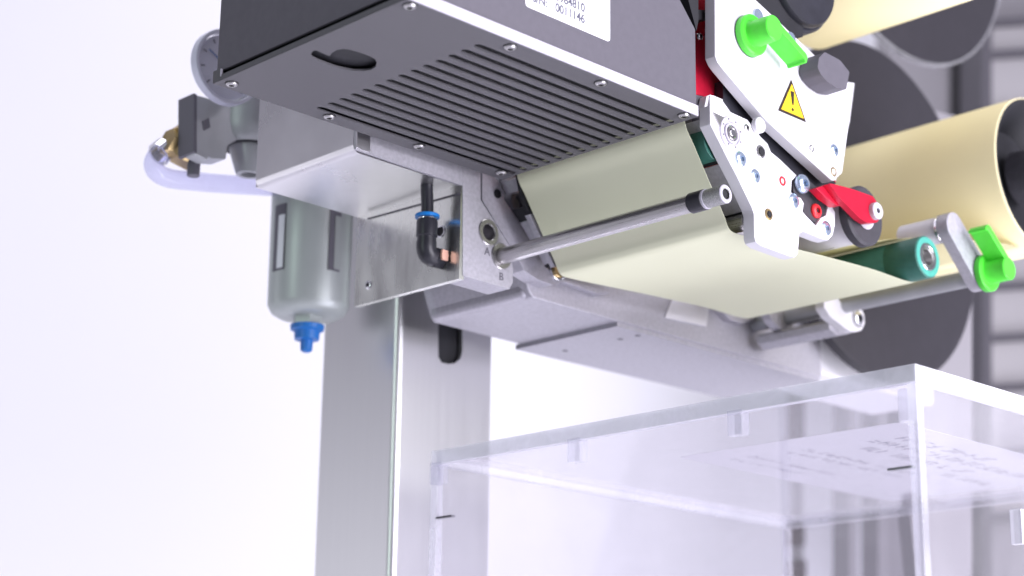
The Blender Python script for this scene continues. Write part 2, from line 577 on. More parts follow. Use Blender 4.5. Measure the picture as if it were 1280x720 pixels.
post = thing('leg_post', 'blurred brown leg of background equipment seen through the clear box', 'post', (1.2, 1.35, -1.2))
for q in ([(1.7521, 0.4835), (1.7712, 0.4867), (1.7679, 0.4207), (1.7489, 0.4180)], [(1.7442, 0.3186), (1.7629, 0.3207), (1.7617, 0.2961), (1.7431, 0.2942)], [(1.7453, 0.2777), (1.7639, 0.2795), (1.7611, 0.2236), (1.7427, 0.2222)]):
    plate('post_section', q, 'Y', 1.30, 0.012, M.setdefault('brown', mat('dark_brown', (0.10, 0.075, 0.08), 0.6)), post)
plate('post_core', [(1.7539, 0.4887), (1.7715, 0.4916), (1.7611, 0.2236), (1.7442, 0.2223)], 'Y', 1.304, 0.006, 'backlight', post)

# ================================================================== COLUMN
col = thing('support_column', 'brushed stainless square column with a dark slot, standing behind the printer arm', 'column', (0.68, 0.78, -1.2))
cx0, cx1, cy0, cy1 = 0.6478, 0.7195, 0.750, 0.8145
slot = [(0.6757, 0.3102), (0.6950, 0.3146), (0.6968, 0.2481), (0.6951, 0.2436), (0.6908, 0.2403), (0.6859, 0.2392), (0.6810, 0.2392), (0.6785, 0.2420)]
outl = [(cx0 + 0.004, -1.2), (cx1, -1.2), (cx1, 0.45), (cx0 + 0.004, 0.45)]
plate('front_face', outl, 'Y', cy0, 0.003, 'stainless', col, holes=[slot])
plate('side_face', [(cy0 + 0.004, -1.2), (cy1, -1.2), (cy1, 0.45), (cy0 + 0.004, 0.45)], 'X', cx0, 0.003, 'stainless', col)
bm = bmesh.new()
arc = [(cx0 + 0.004 - 0.004 * math.cos(a), cy0 + 0.004 - 0.004 * math.sin(a)) for a in [math.pi / 2 * k / 8 for k in range(9)]]
A = [bm.verts.new((x, y, -1.2)) for x, y in arc]
B = [bm.verts.new((x, y, 0.45)) for x, y in arc]
for k in range(8):
    bm.faces.new((A[k], A[k + 1], B[k + 1], B[k]))
finish(bm, 'rounded_corner', 'stainless', col)
plate('back_face', [(cx0 + 0.004, -1.2), (cx1, -1.2), (cx1, 0.45), (cx0 + 0.004, 0.45)], 'Y', cy1, 0.003, 'backdark', col)
box('slot_lining', (cx0 + 0.01, cy0 + 0.004, 0.10), (cx1 - 0.004, cy0 + 0.03, 0.40), 'black', col)

# ================================================================== AIR REGULATOR
RY = 0.785
reg = thing('air_regulator', 'grey air pressure regulator with round gauge and a bowl with a blue drain plug', 'regulator', (0.61, 0.785, 0.35))
plate('body', [(0.5169, 0.3573), (0.5603, 0.3600), (0.5613, 0.3437), (0.5454, 0.3408), (0.5385, 0.3353), (0.5375, 0.3269), (0.5268, 0.3246), (0.5191, 0.3262)], 'Y', 0.765, 0.0125, 'regbody', reg, bevel=0.001)
plate('side_port_block', [(0.5149, 0.3571), (0.5231, 0.3576), (0.5255, 0.3229), (0.5173, 0.3243)], 'Y', 0.7645, 0.0085, 'regbody', reg, bevel=0.0008)
plate('flank_shade_plate', [(0.5137, 0.3572), (0.5157, 0.3571), (0.5180, 0.3249), (0.5159, 0.3253)], 'Y', 0.7640, 0.0140, 'regdark', reg)  # dark plate that puts the left flank's shade into colour
plate('emblem_patch', [(0.5432, 0.3490), (0.5555, 0.3565), (0.5564, 0.3416), (0.5443, 0.3402)], 'Y', 0.7635, 0.0015, 'regdark', reg)
plate('lettering_mark', [(0.5203, 0.3435), (0.5242, 0.3464), (0.5255, 0.3414), (0.5216, 0.3385)], 'Y', 0.7640, 0.001, 'regdark', reg)
gc = Vector((0.5216, 0.7450, 0.3693))
ring('gauge_rim', gc, (0, 1, 0), 0.0050, 0.0205, 0.0183, 'gaugerim', reg)
dial = lathe('gauge_face', gc + Vector((0, 0.003, 0)), (0, 1, 0), [(0, 0), (0, 0.0176), (0.0015, 0.0176), (0.0015, 0)], 'gauge', reg)
nd = plate('needle', [(gc.x - 0.011, gc.z + 0.0075), (gc.x + 0.001, gc.z + 0.0008), (gc.x + 0.0008, gc.z - 0.0003), (gc.x - 0.0112, gc.z + 0.0066)], 'Y', gc.y + 0.0022, 0.0004, 'blue', dial)
for k in range(9):
    a = math.radians(225 - 270 * k / 8)
    c_, s_ = math.cos(a), math.sin(a)
    plate('tick', [(gc.x + c_ * 0.0135 - s_ * 0.0004, gc.z + s_ * 0.0135 + c_ * 0.0004), (gc.x + c_ * 0.0160 - s_ * 0.0004, gc.z + s_ * 0.0160 + c_ * 0.0004),
                   (gc.x + c_ * 0.0160 + s_ * 0.0004, gc.z + s_ * 0.0160 - c_ * 0.0004), (gc.x + c_ * 0.0135 + s_ * 0.0004, gc.z + s_ * 0.0135 - c_ * 0.0004)],
          'Y', gc.y + 0.0023, 0.0004, 'ink', dial)
lathe('gauge_lens', gc + Vector((0, 0.0012, 0)), (0, 1, 0), [(0, 0), (0.0002, 0.0174), (0.0008, 0.0174), (0.0006, 0)], 'lens', reg)
rod('gauge_stem', gc + Vector((0, 0.0045, 0)), (0, 1, 0), 0.018, 0.005, 'regbody', reg)
fc = Vector((0.5576, 0.7720, 0.3399))
lathe('collar', fc, (0, 0, 1), [(0.0, 0.0), (0.0, 0.015), (0.003, 0.0185), (0.010, 0.0205), (0.030, 0.0205), (0.030, 0.0)], 'regbody', reg)
ring('cup_gap', fc - Vector((0, 0, 0.0005)), (0, 0, 1), 0.001, 0.0148, 0.0115, 'black', reg)
lathe('cup', fc, (0, 0, -1), [(-0.003, 0), (-0.003, 0.0120), (0.0, 0.0118), (0.0135, 0.0075), (0.0150, 0.0068), (0.0150, 0.0045), (0.010, 0.004), (0.010, 0.0)], 'regbody', reg)
# bowl
bc = Vector((0.6119, 0.7850, 0.3032))
ztop, zbot = 0.335, 0.2645
bowl = lathe('bowl_guard', (bc.x, bc.y, 0), (0, 0, 1), [(ztop, 0.0), (ztop, 0.0232), (zbot, 0.0226), (zbot - 0.004, 0.0205), (zbot - 0.006, 0.017), (zbot - 0.007, 0.0)], 'bowl', reg, seg=64)
# window openings in the guard, dark with a bright strip of the clear bowl
for a0, wid in ((171, 23), (257, 19)):
    for nm, da0, da1, z0, z1, rr, mm in (('window', 0, wid, 0.2805, 0.3185, 0.02335, 'regdark'), ('sight_glass', wid * 0.45, wid * 0.95, 0.2815, 0.3120, 0.02365, 'gauge' if a0 == 171 else 'bowl')):
        bm = bmesh.new()
        va = []
        for k in range(7):
            a = math.radians(a0 + da0 + (da1 - da0) * k / 6)
            row = []
            for zz in (z0, z1):
                for rad in (rr - 0.0012, rr):
                    row.append(bm.verts.new((bc.x + rad * math.cos(a), bc.y + rad * math.sin(a), zz)))
            va.append(row)
        for A_, B_ in zip(va, va[1:]):
            bm.faces.new((A_[1], B_[1], B_[3], A_[3]))
            bm.faces.new((A_[0], B_[0], B_[1], A_[1]))
            bm.faces.new((A_[2], B_[2], B_[3], A_[3]))
        bm.faces.new(va[0]); bm.faces.new(va[-1])
        finish(bm, nm, mm, bowl)
lathe('drain_nut', (bc.x, bc.y, 0), (0, 0, 1), [(zbot - 0.001, 0), (zbot - 0.001, 0.0085), (zbot - 0.0125, 0.0085), (zbot - 0.0125, 0)], 'bowl', reg, seg=6)
dr = lathe('drain_plug', (bc.x, bc.y, 0), (0, 0, -1), [(-zbot + 0.011, 0), (-zbot + 0.011, 0.0095), (-zbot + 0.0135, 0.0092), (-zbot + 0.0145, 0.0072), (-zbot + 0.019, 0.0068), (-zbot + 0.0195, 0.0035), (-zbot + 0.025, 0.0033), (-zbot + 0.026, 0.002), (-zbot + 0.026, 0)], 'blue', reg)

# brass fitting and hose
hf = thing('brass_hose_fitting', 'brass elbow fitting screwed into the left side of the regulator', 'fitting', (0.5207, 0.7800, 0.3303))
a_ = Vector((0.5323, 0.7850, 0.3319)); b_ = Vector((0.5151, 0.7850, 0.3355)); c_ = Vector((0.5266, 0.7850, 0.3467))
lathe('hex_body', a_, (b_ - a_), [(0, 0), (0, 0.009), (0.014, 0.0092), (0.016, 0.0075), (0.020, 0.0075), (0.020, 0)], 'brass', hf, seg=6)
lathe('upper_nut', Vector((0.5274, 0.7850, 0.3433)), Vector((0.5130, 0.7850, 0.3295)) - Vector((0.5274, 0.7850, 0.3433)), [(-0.002, 0), (-0.002, 0.0085), (0.009, 0.009), (0.010, 0.0065), (0.016, 0.006), (0.016, 0)], 'brass', hf, seg=6)
rod('drain_stub', (0.5274, 0.7800, 0.3294), (0, 0, -1), 0.011, 0.0034, 'regdark', hf)
hs = tube('air_hose', [(0.5190, 0.7900, 0.3360), (0.5142, 0.7900, 0.3324), (0.5101, 0.7900, 0.3273), (0.5089, 0.7900, 0.3225), (0.5117, 0.7900, 0.3188), (0.5194, 0.7900, 0.3176), (0.5336, 0.7900, 0.3196), (0.5544, 0.7900, 0.3232), (0.5812, 0.7900, 0.3284), (0.6206, 0.7900, 0.3368)], 0.0051, 'hose', None, seg=20)
tag(hs, 'translucent bluish air hose looping from the brass fitting behind the metal bracket', 'hose')
hn = ring('hose_clamp', (0.5157, 0.7900, 0.3333), Vector((0.5105, 0.7900, 0.3279)) - Vector((0.5157, 0.7900, 0.3333)), 0.006, 0.0066, 0.0052, 'chrome', hf)

# ================================================================== STAINLESS MOUNTING BRACKET
mb = thing('mounting_bracket', 'folded stainless steel bracket box hanging behind the printer with a mottled zinc plate', 'bracket', (0.555, 0.675, 0.295))
X1, X2, Y1, Y2, ZB = 0.5200, 0.5872, 0.6382, 0.7140, 0.2951
bm = bmesh.new()
# bent sheet: front flank, rounded fold, bottom
rf = 0.004
prof = [(X1, 0.345)] + [(X1 + rf - rf * math.cos(a), ZB + rf - rf * math.sin(a)) for a in [math.pi / 2 * k / 6 for k in range(7)]] + [(X2, ZB)]
t_ = 0.0015
inner = [(X2, ZB + t_)] + [(X1 + rf - (rf - t_) * math.cos(a), ZB + rf - (rf - t_) * math.sin(a)) for a in [math.pi / 2 * k / 6 for k in range(6, -1, -1)]] + [(X1 + t_, 0.345)]
plate('bent_sheet', prof + inner, 'Y', Y1, Y2 - Y1, 'polished', mb)
plate('back_flange', [(X1 + 0.0015, ZB + 0.0005), (X2, ZB + 0.0005), (X2, 0.345), (X1 + 0.0015, 0.345)], 'Y', Y2, 0.0015, 'polished', mb)
zpo = [(max(0.6354, p[0]), p[1]) for p in [(0.7148, 0.2951), (0.7147, 0.2469), (0.6329, 0.2465), (0.6338, 0.2929), (0.6341, 0.3032), (0.7156, 0.3094)]]
zp = plate('zinc_plate', zpo, 'X', 0.5872, 0.003, 'zinc', mb, holes=[circle(0.6522, 0.2962, 0.0001, 6)][:0])
screw((0.5872, 0.7037, 0.2562), (-1, 0, 0), 0.0024, 'chrome', mb, h=0.001)
ring('bolt_hole', (0.5866, 0.6495, 0.2735), (1, 0, 0), 0.0006, 0.0031, 0.0024, 'chrome', mb, bore='black')
plate('sheet_seam', [(0.7061, 0.2928), (0.6365, 0.2906), (0.6365, 0.2899), (0.7060, 0.2921)], 'X', 0.5866, 0.0006, 'regdark', mb)

# push-in fitting with tube
pf = thing('push_in_fitting', 'black elbow push-in fitting with blue ring screwed into the zinc plate', 'fitting', (0.5780, 0.6474, 0.2666))
Xf = 0.5775
e0 = Vector((0.5775, 0.6490, 0.2771))
zc = Vector((0.5775, 0.6466, 0.2593)).z
yc = e0.y
ex = lambda x, z: Vector((x, yc, z))
lathe('upper_barrel', ex(Xf, e0.z), (0, 0, -1), [(0, 0), (0, 0.0050), (0.0010, 0.0053), (0.0085, 0.0053), (0.009, 0.0047), (0.016, 0.0047), (0.016, 0)], 'blackplastic', pf)
ring('blue_ring', ex(Xf, e0.z + 0.0028), (0, 0, -1), 0.0017, 0.0061, 0.0030, 'bluering', pf)
ring('chrome_collar', ex(Xf, e0.z + 0.0011), (0, 0, -1), 0.0011, 0.0048, 0.0030, 'chrome', pf)
tube('elbow_bend', [ex(Xf, zc + 0.0065), ex(Xf, zc + 0.003), ex(Xf + 0.0012, zc + 0.0006), ex(Xf + 0.004, zc - 0.0003), ex(Xf + 0.0065, zc - 0.0003)], 0.0050, 'blackplastic', pf, seg=24)
lathe('hex_nut', ex(Xf + 0.0040, zc - 0.0003), (1, 0, 0), [(0, 0), (0, 0.0056), (0.0056, 0.0056), (0.0056, 0)], 'blackplastic', pf, seg=6, phase=0.3)
plate('copper_mark', [(Xf + 0.0050, zc - 0.0026), (Xf + 0.0088, zc - 0.0026), (Xf + 0.0088, zc - 0.0008), (Xf + 0.0093, zc), (Xf + 0.0088, zc + 0.0012), (Xf + 0.0088, zc + 0.0026), (Xf + 0.0050, zc + 0.0026), (Xf + 0.0046, zc)],
      'Y', yc - 0.0064, 0.0012, 'copper', pf)
tb = tube('pneumatic_tube', [ex(Xf, e0.z), ex(Xf - 0.0002, e0.z + 0.008), ex(Xf - 0.0008, e0.z + 0.016), ex(Xf - 0.0010, e0.z + 0.024)], 0.0031, 'blackplastic', None, seg=20)
tag(tb, 'short black pneumatic tube rising from the blue ring into the bracket box', 'tube')
bm = bmesh.new()

# ================================================================== CAST FRAME (arm, A/B plate)
cf = thing('machine_chassis', 'silver cast machine arm with stepped underside running right below the label sheet', 'machine arm', (0.78, 0.69, 0.2527))
zA = 0.2527
arm_l = [(0.6432, 0.2740), (0.6451, 0.2671), (0.6475, 0.2612), (0.6499, 0.2561), (0.6529, 0.2527)]
arm_out = arm_l + [(0.9035, zA), (0.9035, 0.36), (0.640, 0.36)]
plate('arm_casting', arm_out, 'Y', 0.65, 0.0765, 'cast', cf, bevel=0.0012)
plate('underside_pad', [(0.7195, 0.6512), (0.9030, 0.6512), (0.9030, 0.7245), (0.7195, 0.7300)], 'Z', zA - 0.0024, 0.003, 'cast', cf, bevel=0.0004)
for p in ((0.7408, 0.7109, 0.2503), (0.7418, 0.6693, 0.2503), (0.7422, 0.6568, 0.2503)):
    lathe('screw_hole', p, (0, 0, 1), [(-0.0002, 0), (-0.0002, 0.0017), (0.0012, 0.0017), (0.0012, 0)], 'regdark', cf, seg=20)
plate('rear_casting', [(0.9037, 0.2570), (1.035, 0.2570), (1.035, 0.36), (0.9037, 0.36)], 'Y', 0.655, 0.05, 'plate', cf, bevel=0.002)
box('arm_end_block', (0.6485, 0.6528, zA + 0.0003), (0.70, 0.7265, 0.272), 'cast', cf, bevel=0.0035)
# rib, ledge and pale highlight patch on the arm's face
plate('ledge', [(0.6697, 0.2661), (0.6752, 0.2664), (0.7038, 0.2670), (0.7083, 0.2657), (0.6975, 0.2626), (0.6813, 0.2637), (0.6709, 0.2642)], 'Y', 0.6455, 0.005, 'cast', cf, bevel=0.001)
plate('highlight_patch', [(0.7633, 0.2753), (0.7957, 0.2780), (0.7925, 0.2637), (0.7563, 0.2618)], 'Y', 0.6487, 0.0015, 'plate', cf, bevel=0.0004)  # pale plate painted in as a blurred highlight on the casting
plate('boss', [(0.7938, 0.2758), (0.7988, 0.2754), (0.8045, 0.2723), (0.8095, 0.2699), (0.8206, 0.2701), (0.8319, 0.2747), (0.8359, 0.2808), (0.8210, 0.2837)], 'Y', 0.6445, 0.006, 'cast', cf, bevel=0.001)
# A/B plate
ab = rounded([(0.5871, 0.3287), (0.5893, 0.2483), (0.6210, 0.2479), (0.6235, 0.2516), (0.6237, 0.2591), (0.6203, 0.2710), (0.6112, 0.2798), (0.6003, 0.2899), (0.5998, 0.3109), (0.5988, 0.3320)], 0.0006, 2)
cA = (0.6060, 0.6350, 0.2743); cB = (0.6151, 0.6350, 0.2638)
abp = plate('bushing_plate', ab, 'Y', 0.635, 0.015, 'cast', cf, holes=[circle(cA[0], cA[2], 0.0046, 24)], bevel=0.0004)
plate('upper_bar', [(0.5185, 0.3098), (0.5192, 0.2955), (0.5879, 0.2944), (0.5870, 0.3287)], 'Y', 0.635, 0.0016, 'cast', abp)
plate('hook_end', [(0.5186, 0.3048), (0.5265, 0.3045), (0.5269, 0.2958), (0.5220, 0.2955), (0.5190, 0.2961)], 'Y', 0.6338, 0.0012, 'polished', abp)
for c_ in (cA, cB):
    bu = ring('bushing', (c_[0], 0.6343, c_[2]), (0, 1, 0), 0.010, 0.0068, 0.0040, 'steel', abp)
lathe('bushing_bore', (cA[0], 0.643, cA[2]), (0, 1, 0), [(0, 0), (0, 0.0046), (0.0004, 0.0046), (0.0004, 0)], 'regdark', abp, seg=24)
la = (0.6035, 0.6350, 0.2623); lb = (0.6137, 0.6350, 0.2514)
text_obj('letter_a', 'A', 0.0056, Vector((la[0], 0.6349, la[2])), ROT_Y, 'regdark', abp)
text_obj('letter_b', 'B', 0.0056, Vector((lb[0], 0.6349, lb[2])), ROT_Y, 'regdark', abp)
# second layer beside it: guide plate with slots
gp = plate('guide_plate', rounded([(0.6067, 0.3120), (0.6188, 0.3051), (0.6202, 0.3021), (0.6229, 0.3001), (0.6223, 0.2970), (0.6299, 0.2906), (0.6470, 0.2756), (0.6554, 0.2662), (0.6590, 0.2631), (0.6638, 0.2632), (0.6674, 0.2657), (0.6674, 0.2627), (0.6578, 0.2590), (0.6472, 0.2598), (0.6373, 0.2624), (0.6314, 0.2696), (0.6262, 0.2744), (0.6169, 0.2833), (0.6072, 0.2929)], 0.0004, 2),
           'Y', 0.641, 0.010, 'cast', cf, bevel=0.0003)
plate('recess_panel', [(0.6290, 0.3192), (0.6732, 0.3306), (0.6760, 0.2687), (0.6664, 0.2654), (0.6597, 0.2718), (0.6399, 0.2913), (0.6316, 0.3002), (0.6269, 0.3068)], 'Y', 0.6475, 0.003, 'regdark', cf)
ring('pin_hole', (0.6175, 0.6405, 0.2987), (0, 1, 0), 0.0006, 0.0024, 0.0021, 'black', cf, seg=20, bore='black')
ring('bearing', (0.6340, 0.6400, 0.2979), (0, 1, 0), 0.006, 0.0075, 0.0045, 'regdark', cf)
plate('bearing_block', rounded([(0.6329, 0.2929), (0.6445, 0.2979), (0.6529, 0.2881), (0.6423, 0.2848)], 0.0008, 3), 'Y', 0.6375, 0.008, 'cast', cf, bevel=0.0005)
plate('upper_clip', rounded([(0.6195, 0.3059), (0.6264, 0.3098), (0.6305, 0.3017), (0.6237, 0.2996)], 0.0006, 2), 'Y', 0.6365, 0.004, 'cast', cf)
plate('inner_wall', [(0.6137, 0.3045), (0.6227, 0.3110), (0.6345, 0.2901), (0.6230, 0.2852), (0.6178, 0.2912)], 'Y', 0.6225, 0.002, 'black', cf)
plate('inner_cheek', [(0.6224, 0.2848), (0.6350, 0.2901), (0.6492, 0.2646), (0.6411, 0.2616), (0.6305, 0.2749)], 'Y', 0.6228, 0.003, 'cast', cf)
rod('shaft_stub', (0.6233, 0.6235, 0.2941), (0, -1, 0), 0.004, 0.0036, 'steel', cf)
rod('copper_pin', (0.6606, 0.6380, 0.2672), (0, 1, 0), 0.012, 0.0042, 'brass', cf)
ring('slot_liner', (0.6616, 0.6395, 0.2681), (0, 1, 0), 0.002, 0.0062, 0.0052, 'chrome', cf)

# bearing bracket with the lower guide rod's clamp
br = thing('rod_clamp_bracket', 'silver cast clamp bracket with socket screw holding the guide rod under the sheet', 'bracket', (0.8225, 0.6000, 0.2646))
plate('near_cheek', rounded([(0.8174, 0.2725), (0.8297, 0.2768), (0.8356, 0.2729), (0.8401, 0.2719), (0.8512, 0.2755), (0.8556, 0.2721), (0.8560, 0.2665), (0.8526, 0.2617), (0.8470, 0.2597), (0.8408, 0.2590), (0.8229, 0.2639), (0.8172, 0.2683)], 0.0012, 3), 'Y', 0.585, 0.006, 'plate', br, bevel=0.0005)
plate('far_cheek', rounded([(0.8187, 0.2740), (0.8300, 0.2777), (0.8429, 0.2768), (0.8465, 0.2727), (0.8409, 0.2673), (0.8355, 0.2644), (0.8295, 0.2652), (0.8222, 0.2690)], 0.0012, 3), 'Y', 0.625, 0.006, 'cast', br, bevel=0.0005)
plate('bridge', [(0.8297, 0.2635), (0.8344, 0.2662), (0.8511, 0.2629), (0.8494, 0.2602), (0.8369, 0.2567), (0.8309, 0.2591)], 'Y', 0.591, 0.052, 'cast', br, bevel=0.0010)
screw((0.8491, 0.5850, 0.2680), (0, -1, 0), 0.0042, 'chrome', br, h=0.002)
ring('screw_seat', (0.8488, 0.5848, 0.2679), (0, 1, 0), 0.0005, 0.0052, 0.0046, 'black', br)
g0 = Vector((0.8379, 0.5000, 0.2737))
gr = rod('guide_rod', (g0.x, 0.503, g0.z), (0, 1, 0), 0.15, 0.0045, 'regbody')
tag(gr, 'grey round guide rod running under the end of the pale sheet to the clamp link', 'rod')

# ================================================================== CLEAR WEB
def ribbon(name, prof, y0, y1, m, th=0.00012):
    bm = bmesh.new()
    pts = [Vector((p[0], 0, p[1])) for p in prof]
    sm = []
    n = len(pts)
    for i in range(n - 1):
        p0 = pts[max(i - 1, 0)]; p1 = pts[i]; p2 = pts[i + 1]; p3 = pts[min(i + 2, n - 1)]
        for k in range(6):
            t = k / 6
            sm.append(0.5 * ((2 * p1) + (p2 - p0) * t + (2 * p0 - 5 * p1 + 4 * p2 - p3) * t * t + (3 * p1 - p0 - 3 * p2 + p3) * t ** 3))
    sm.append(pts[-1])
    rows = []
    for i, p in enumerate(sm):
        d = (sm[min(i + 1, len(sm) - 1)] - sm[max(i - 1, 0)]).normalized()
        nn = Vector((-d.z, 0, d.x)) * th
        rows.append([bm.verts.new((p.x + q.x, y, p.z + q.z)) for y in (y0, y1) for q in (Vector(), nn)])
    for A_, B_ in zip(rows, rows[1:]):
        bm.faces.new((A_[0], A_[2], B_[2], B_[0]))
        bm.faces.new((A_[1], B_[1], B_[3], A_[3]))
        bm.faces.new((A_[0], B_[0], B_[1], A_[1]))
        bm.faces.new((A_[2], A_[3], B_[3], B_[2]))
    bm.faces.new(rows[0]); bm.faces.new(rows[-1])
    return finish(bm, name, m, None, 60)


wp = [(0.6117, 0.3010), (0.6175, 0.2927), (0.6256, 0.2812), (0.6326, 0.2715), (0.6385, 0.2635), (0.6408, 0.2594), (0.6437, 0.2571), (0.6508, 0.2569), (0.6777, 0.2584), (0.7154, 0.2607), (0.7552, 0.2627), (0.7866, 0.2640)]
wp = [(wp[0][0] - 0.0030, wp[0][1] + 0.015)] + wp
gcx, gcz, grr = 0.7907, 0.2745, 0.0111
arc_ = [(gcx + (grr + 0.0002) * math.cos(a), gcz + (grr + 0.0002) * math.sin(a)) for a in [math.radians(-85 + 12 * k) for k in range(1, 9)]]
wb = ribbon('label_web', wp[:-1] + [(0.7830, 0.26285)] + arc_, 0.5115, 0.6205, 'web')
tag(wb, 'pale cream label liner sheet coming down from the printer and running right beneath the rollers', 'paper web')

# ================================================================== TENSION ROD (near rod with knurled end)
rd = thing('tension_rod', 'polished steel rod with black sleeve and knurled end sticking out of bushing B', 'rod', (0.6149, 0.635, 0.2639))
rx_, rz_ = cB[0] + 0.0003, cB[2]
ye = 0.4915
rod('shaft', (rx_, ye + 0.020, rz_), (0, 1, 0), 0.140, 0.0041, 'steel', rd)
lathe('black_sleeve', (rx_, ye + 0.0115, rz_), (0, 1, 0), [(0, 0), (0, 0.0042), (0.0003, 0.0048), (0.0082, 0.0048), (0.0085, 0.0042), (0.0085, 0)], 'blackplastic', rd)
ring('shoulder_ring', (rx_, ye + 0.0102, rz_), (0, 1, 0), 0.0014, 0.0046, 0.002, 'bevel', rd)
lathe('knurled_end', (rx_, ye, rz_), (0, 1, 0), [(0.0103, 0), (0.0103, 0.0043), (0.0006, 0.0043), (0.0, 0.0038), (0.0, 0.0026), (0.0, 0.0024), (0.006, 0.0024), (0.006, 0)], 'knurl', rd)
ring('end_rim', (rx_, ye - 0.0002, rz_), (0, 1, 0), 0.0008, 0.0043, 0.0025, 'bevel', rd)
lathe('socket', (rx_, ye + 0.0008, rz_), (0, 1, 0), [(0, 0), (0, 0.0024), (0.0003, 0.0024), (0.0003, 0)], 'black', rd, seg=6)

# ================================================================== LABEL PRINTER HOUSING
pr = thing('label_printer', 'dark grey label printer housing seen from below with slotted base and serial sticker', 'printer', (0.518, 0.5625, 0.300))
PX0, PX1, PY0, PY1, PZ = 0.4308, 0.6062, 0.4995, 0.6262, 0.300
slots = []
for k in range(14):
    yy = 0.5128 + k * 0.00789
    slots.append(slot_shape(0.4800, 0.6045 if k else 0.6045, yy, 0.0041, 5))
key = [(0.4396, 0.5697), (0.4381, 0.5664), (0.4385, 0.5648), (0.4417, 0.5651), (0.4462, 0.5654), (0.4447, 0.5620), (0.4442, 0.5582), (0.4452, 0.5553), (0.4476, 0.5541), (0.4530, 0.5533), (0.4582, 0.5533), (0.4616, 0.5542), (0.4646, 0.5566), (0.4674, 0.5607), (0.4680, 0.5643), (0.4669, 0.5671), (0.4636, 0.5706), (0.4598, 0.5719), (0.4558, 0.5729), (0.4497, 0.5729), (0.4457, 0.5727), (0.4419, 0.5717)]
base = plate('base_plate', [(PX0, PY0), (PX1, PY0), (PX1, PY1), (PX0, PY1)], 'Z', PZ, 0.0009, 'powder', pr, holes=slots + [key])
inn = plate('inner_tray', [(PX0 + 0.002, PY0 + 0.002), (PX1 - 0.0006, PY0 + 0.002), (PX1 - 0.0006, PY1 - 0.002), (PX0 + 0.002, PY1 - 0.002)], 'Z', PZ + 0.0042, 0.001, 'black', pr)
box('near_edge', (PX0, PY0 - 0.0004, PZ + 0.0003), (PX1, PY0 + 0.0012, PZ + 0.0053), 'bevel', pr)
box('left_edge', (PX0 - 0.0002, PY0 + 0.0013, PZ + 0.0002), (PX0 + 0.0012, PY1, PZ + 0.0026), 'powder', pr)
box('far_edge', (PX0 + 0.0013, PY1 - 0.0012, PZ + 0.0002), (PX1, PY1 + 0.0002, PZ + 0.0053), 'powder', pr)
box('corner_tab', (PX0 - 0.0003, PY1 - 0.0052, PZ + 0.0002), (PX0 + 0.0014, PY1 + 0.0003, PZ + 0.0058), 'powder', pr, bevel=0.0003)
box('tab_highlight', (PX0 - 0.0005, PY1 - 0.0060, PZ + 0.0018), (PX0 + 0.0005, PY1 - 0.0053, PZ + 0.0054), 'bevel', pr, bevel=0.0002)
ZC = PZ + 0.0055
ch = [(0.6068, 0.3428), (0.5960, 0.3540)]
dx = ch[1][0] - ch[0][0]; dz = ch[1][1] - ch[0][1]
cov = plate('cover', [(PX0 + 0.0012, ZC), (PX1 - 0.0002, ZC), (PX1 - 0.0002, ch[0][1]), (ch[0][0] + dx * 3, ch[0][1] + dz * 3), (ch[0][0] + dx * 3, 0.46), (PX0 + 0.0012, 0.46)], 'Y', PY0 + 0.0004, PY1 - PY0 - 0.0006, 'cover', pr, bevel=0.0004)
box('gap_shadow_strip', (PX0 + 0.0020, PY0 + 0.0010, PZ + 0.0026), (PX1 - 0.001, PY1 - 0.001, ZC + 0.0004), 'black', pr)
for p in ((0.4356, 0.5029, 0.3000), (0.4912, 0.5035, 0.3000), (0.5457, 0.5032, 0.3000), (0.5999, 0.5023, 0.3000), (0.4360, 0.6198, 0.3000), (0.4905, 0.6199, 0.3000), (0.5448, 0.6194, 0.3000), (0.5981, 0.6183, 0.3000)):
    ring('screw_dimple', (p[0], p[1], PZ - 0.0001), (0, 0, 1), 0.0003, 0.0030, 0.0027, 'black', base, seg=28)
    screw((p[0], p[1], PZ), (0, 0, -1), 0.0026, 'steel', base, h=0.0013)
# sticker with the serial number
st = plate('serial_sticker', rounded([(0.4956, 0.3354), (0.4960, 0.3185), (0.5478, 0.3184), (0.5479, 0.3534)], 0.0018, 6), 'Y', PY0 + 0.0002, 0.0004, 'sticker', pr)
s1 = (0.5136, 0.4995, 0.3219); s2 = (0.4998, 0.4995, 0.3216); s3 = (0.5136, 0.4995, 0.3264)
yS = PY0 + 0.0001
text_obj('serial_digits', '0011146', 0.0056, Vector((s1[0], yS, s1[2])), ROT_Y @ Matrix.Scale(0.93, 4, (1, 0, 0)), 'ink', st, depth=0.00005, bold=0.00012)
text_obj('part_digits', '5984810', 0.0056, Vector((s1[0], yS, s1[2] + 0.0052)), ROT_Y @ Matrix.Scale(0.93, 4, (1, 0, 0)), 'ink', st, depth=0.00005, bold=0.00012)
text_obj('serial_caption', 'S/N:', 0.0056, Vector((s2[0], yS, s1[2])), ROT_Y @ Matrix.Scale(0.93, 4, (1, 0, 0)), 'ink', st, depth=0.00005, bold=0.00012)

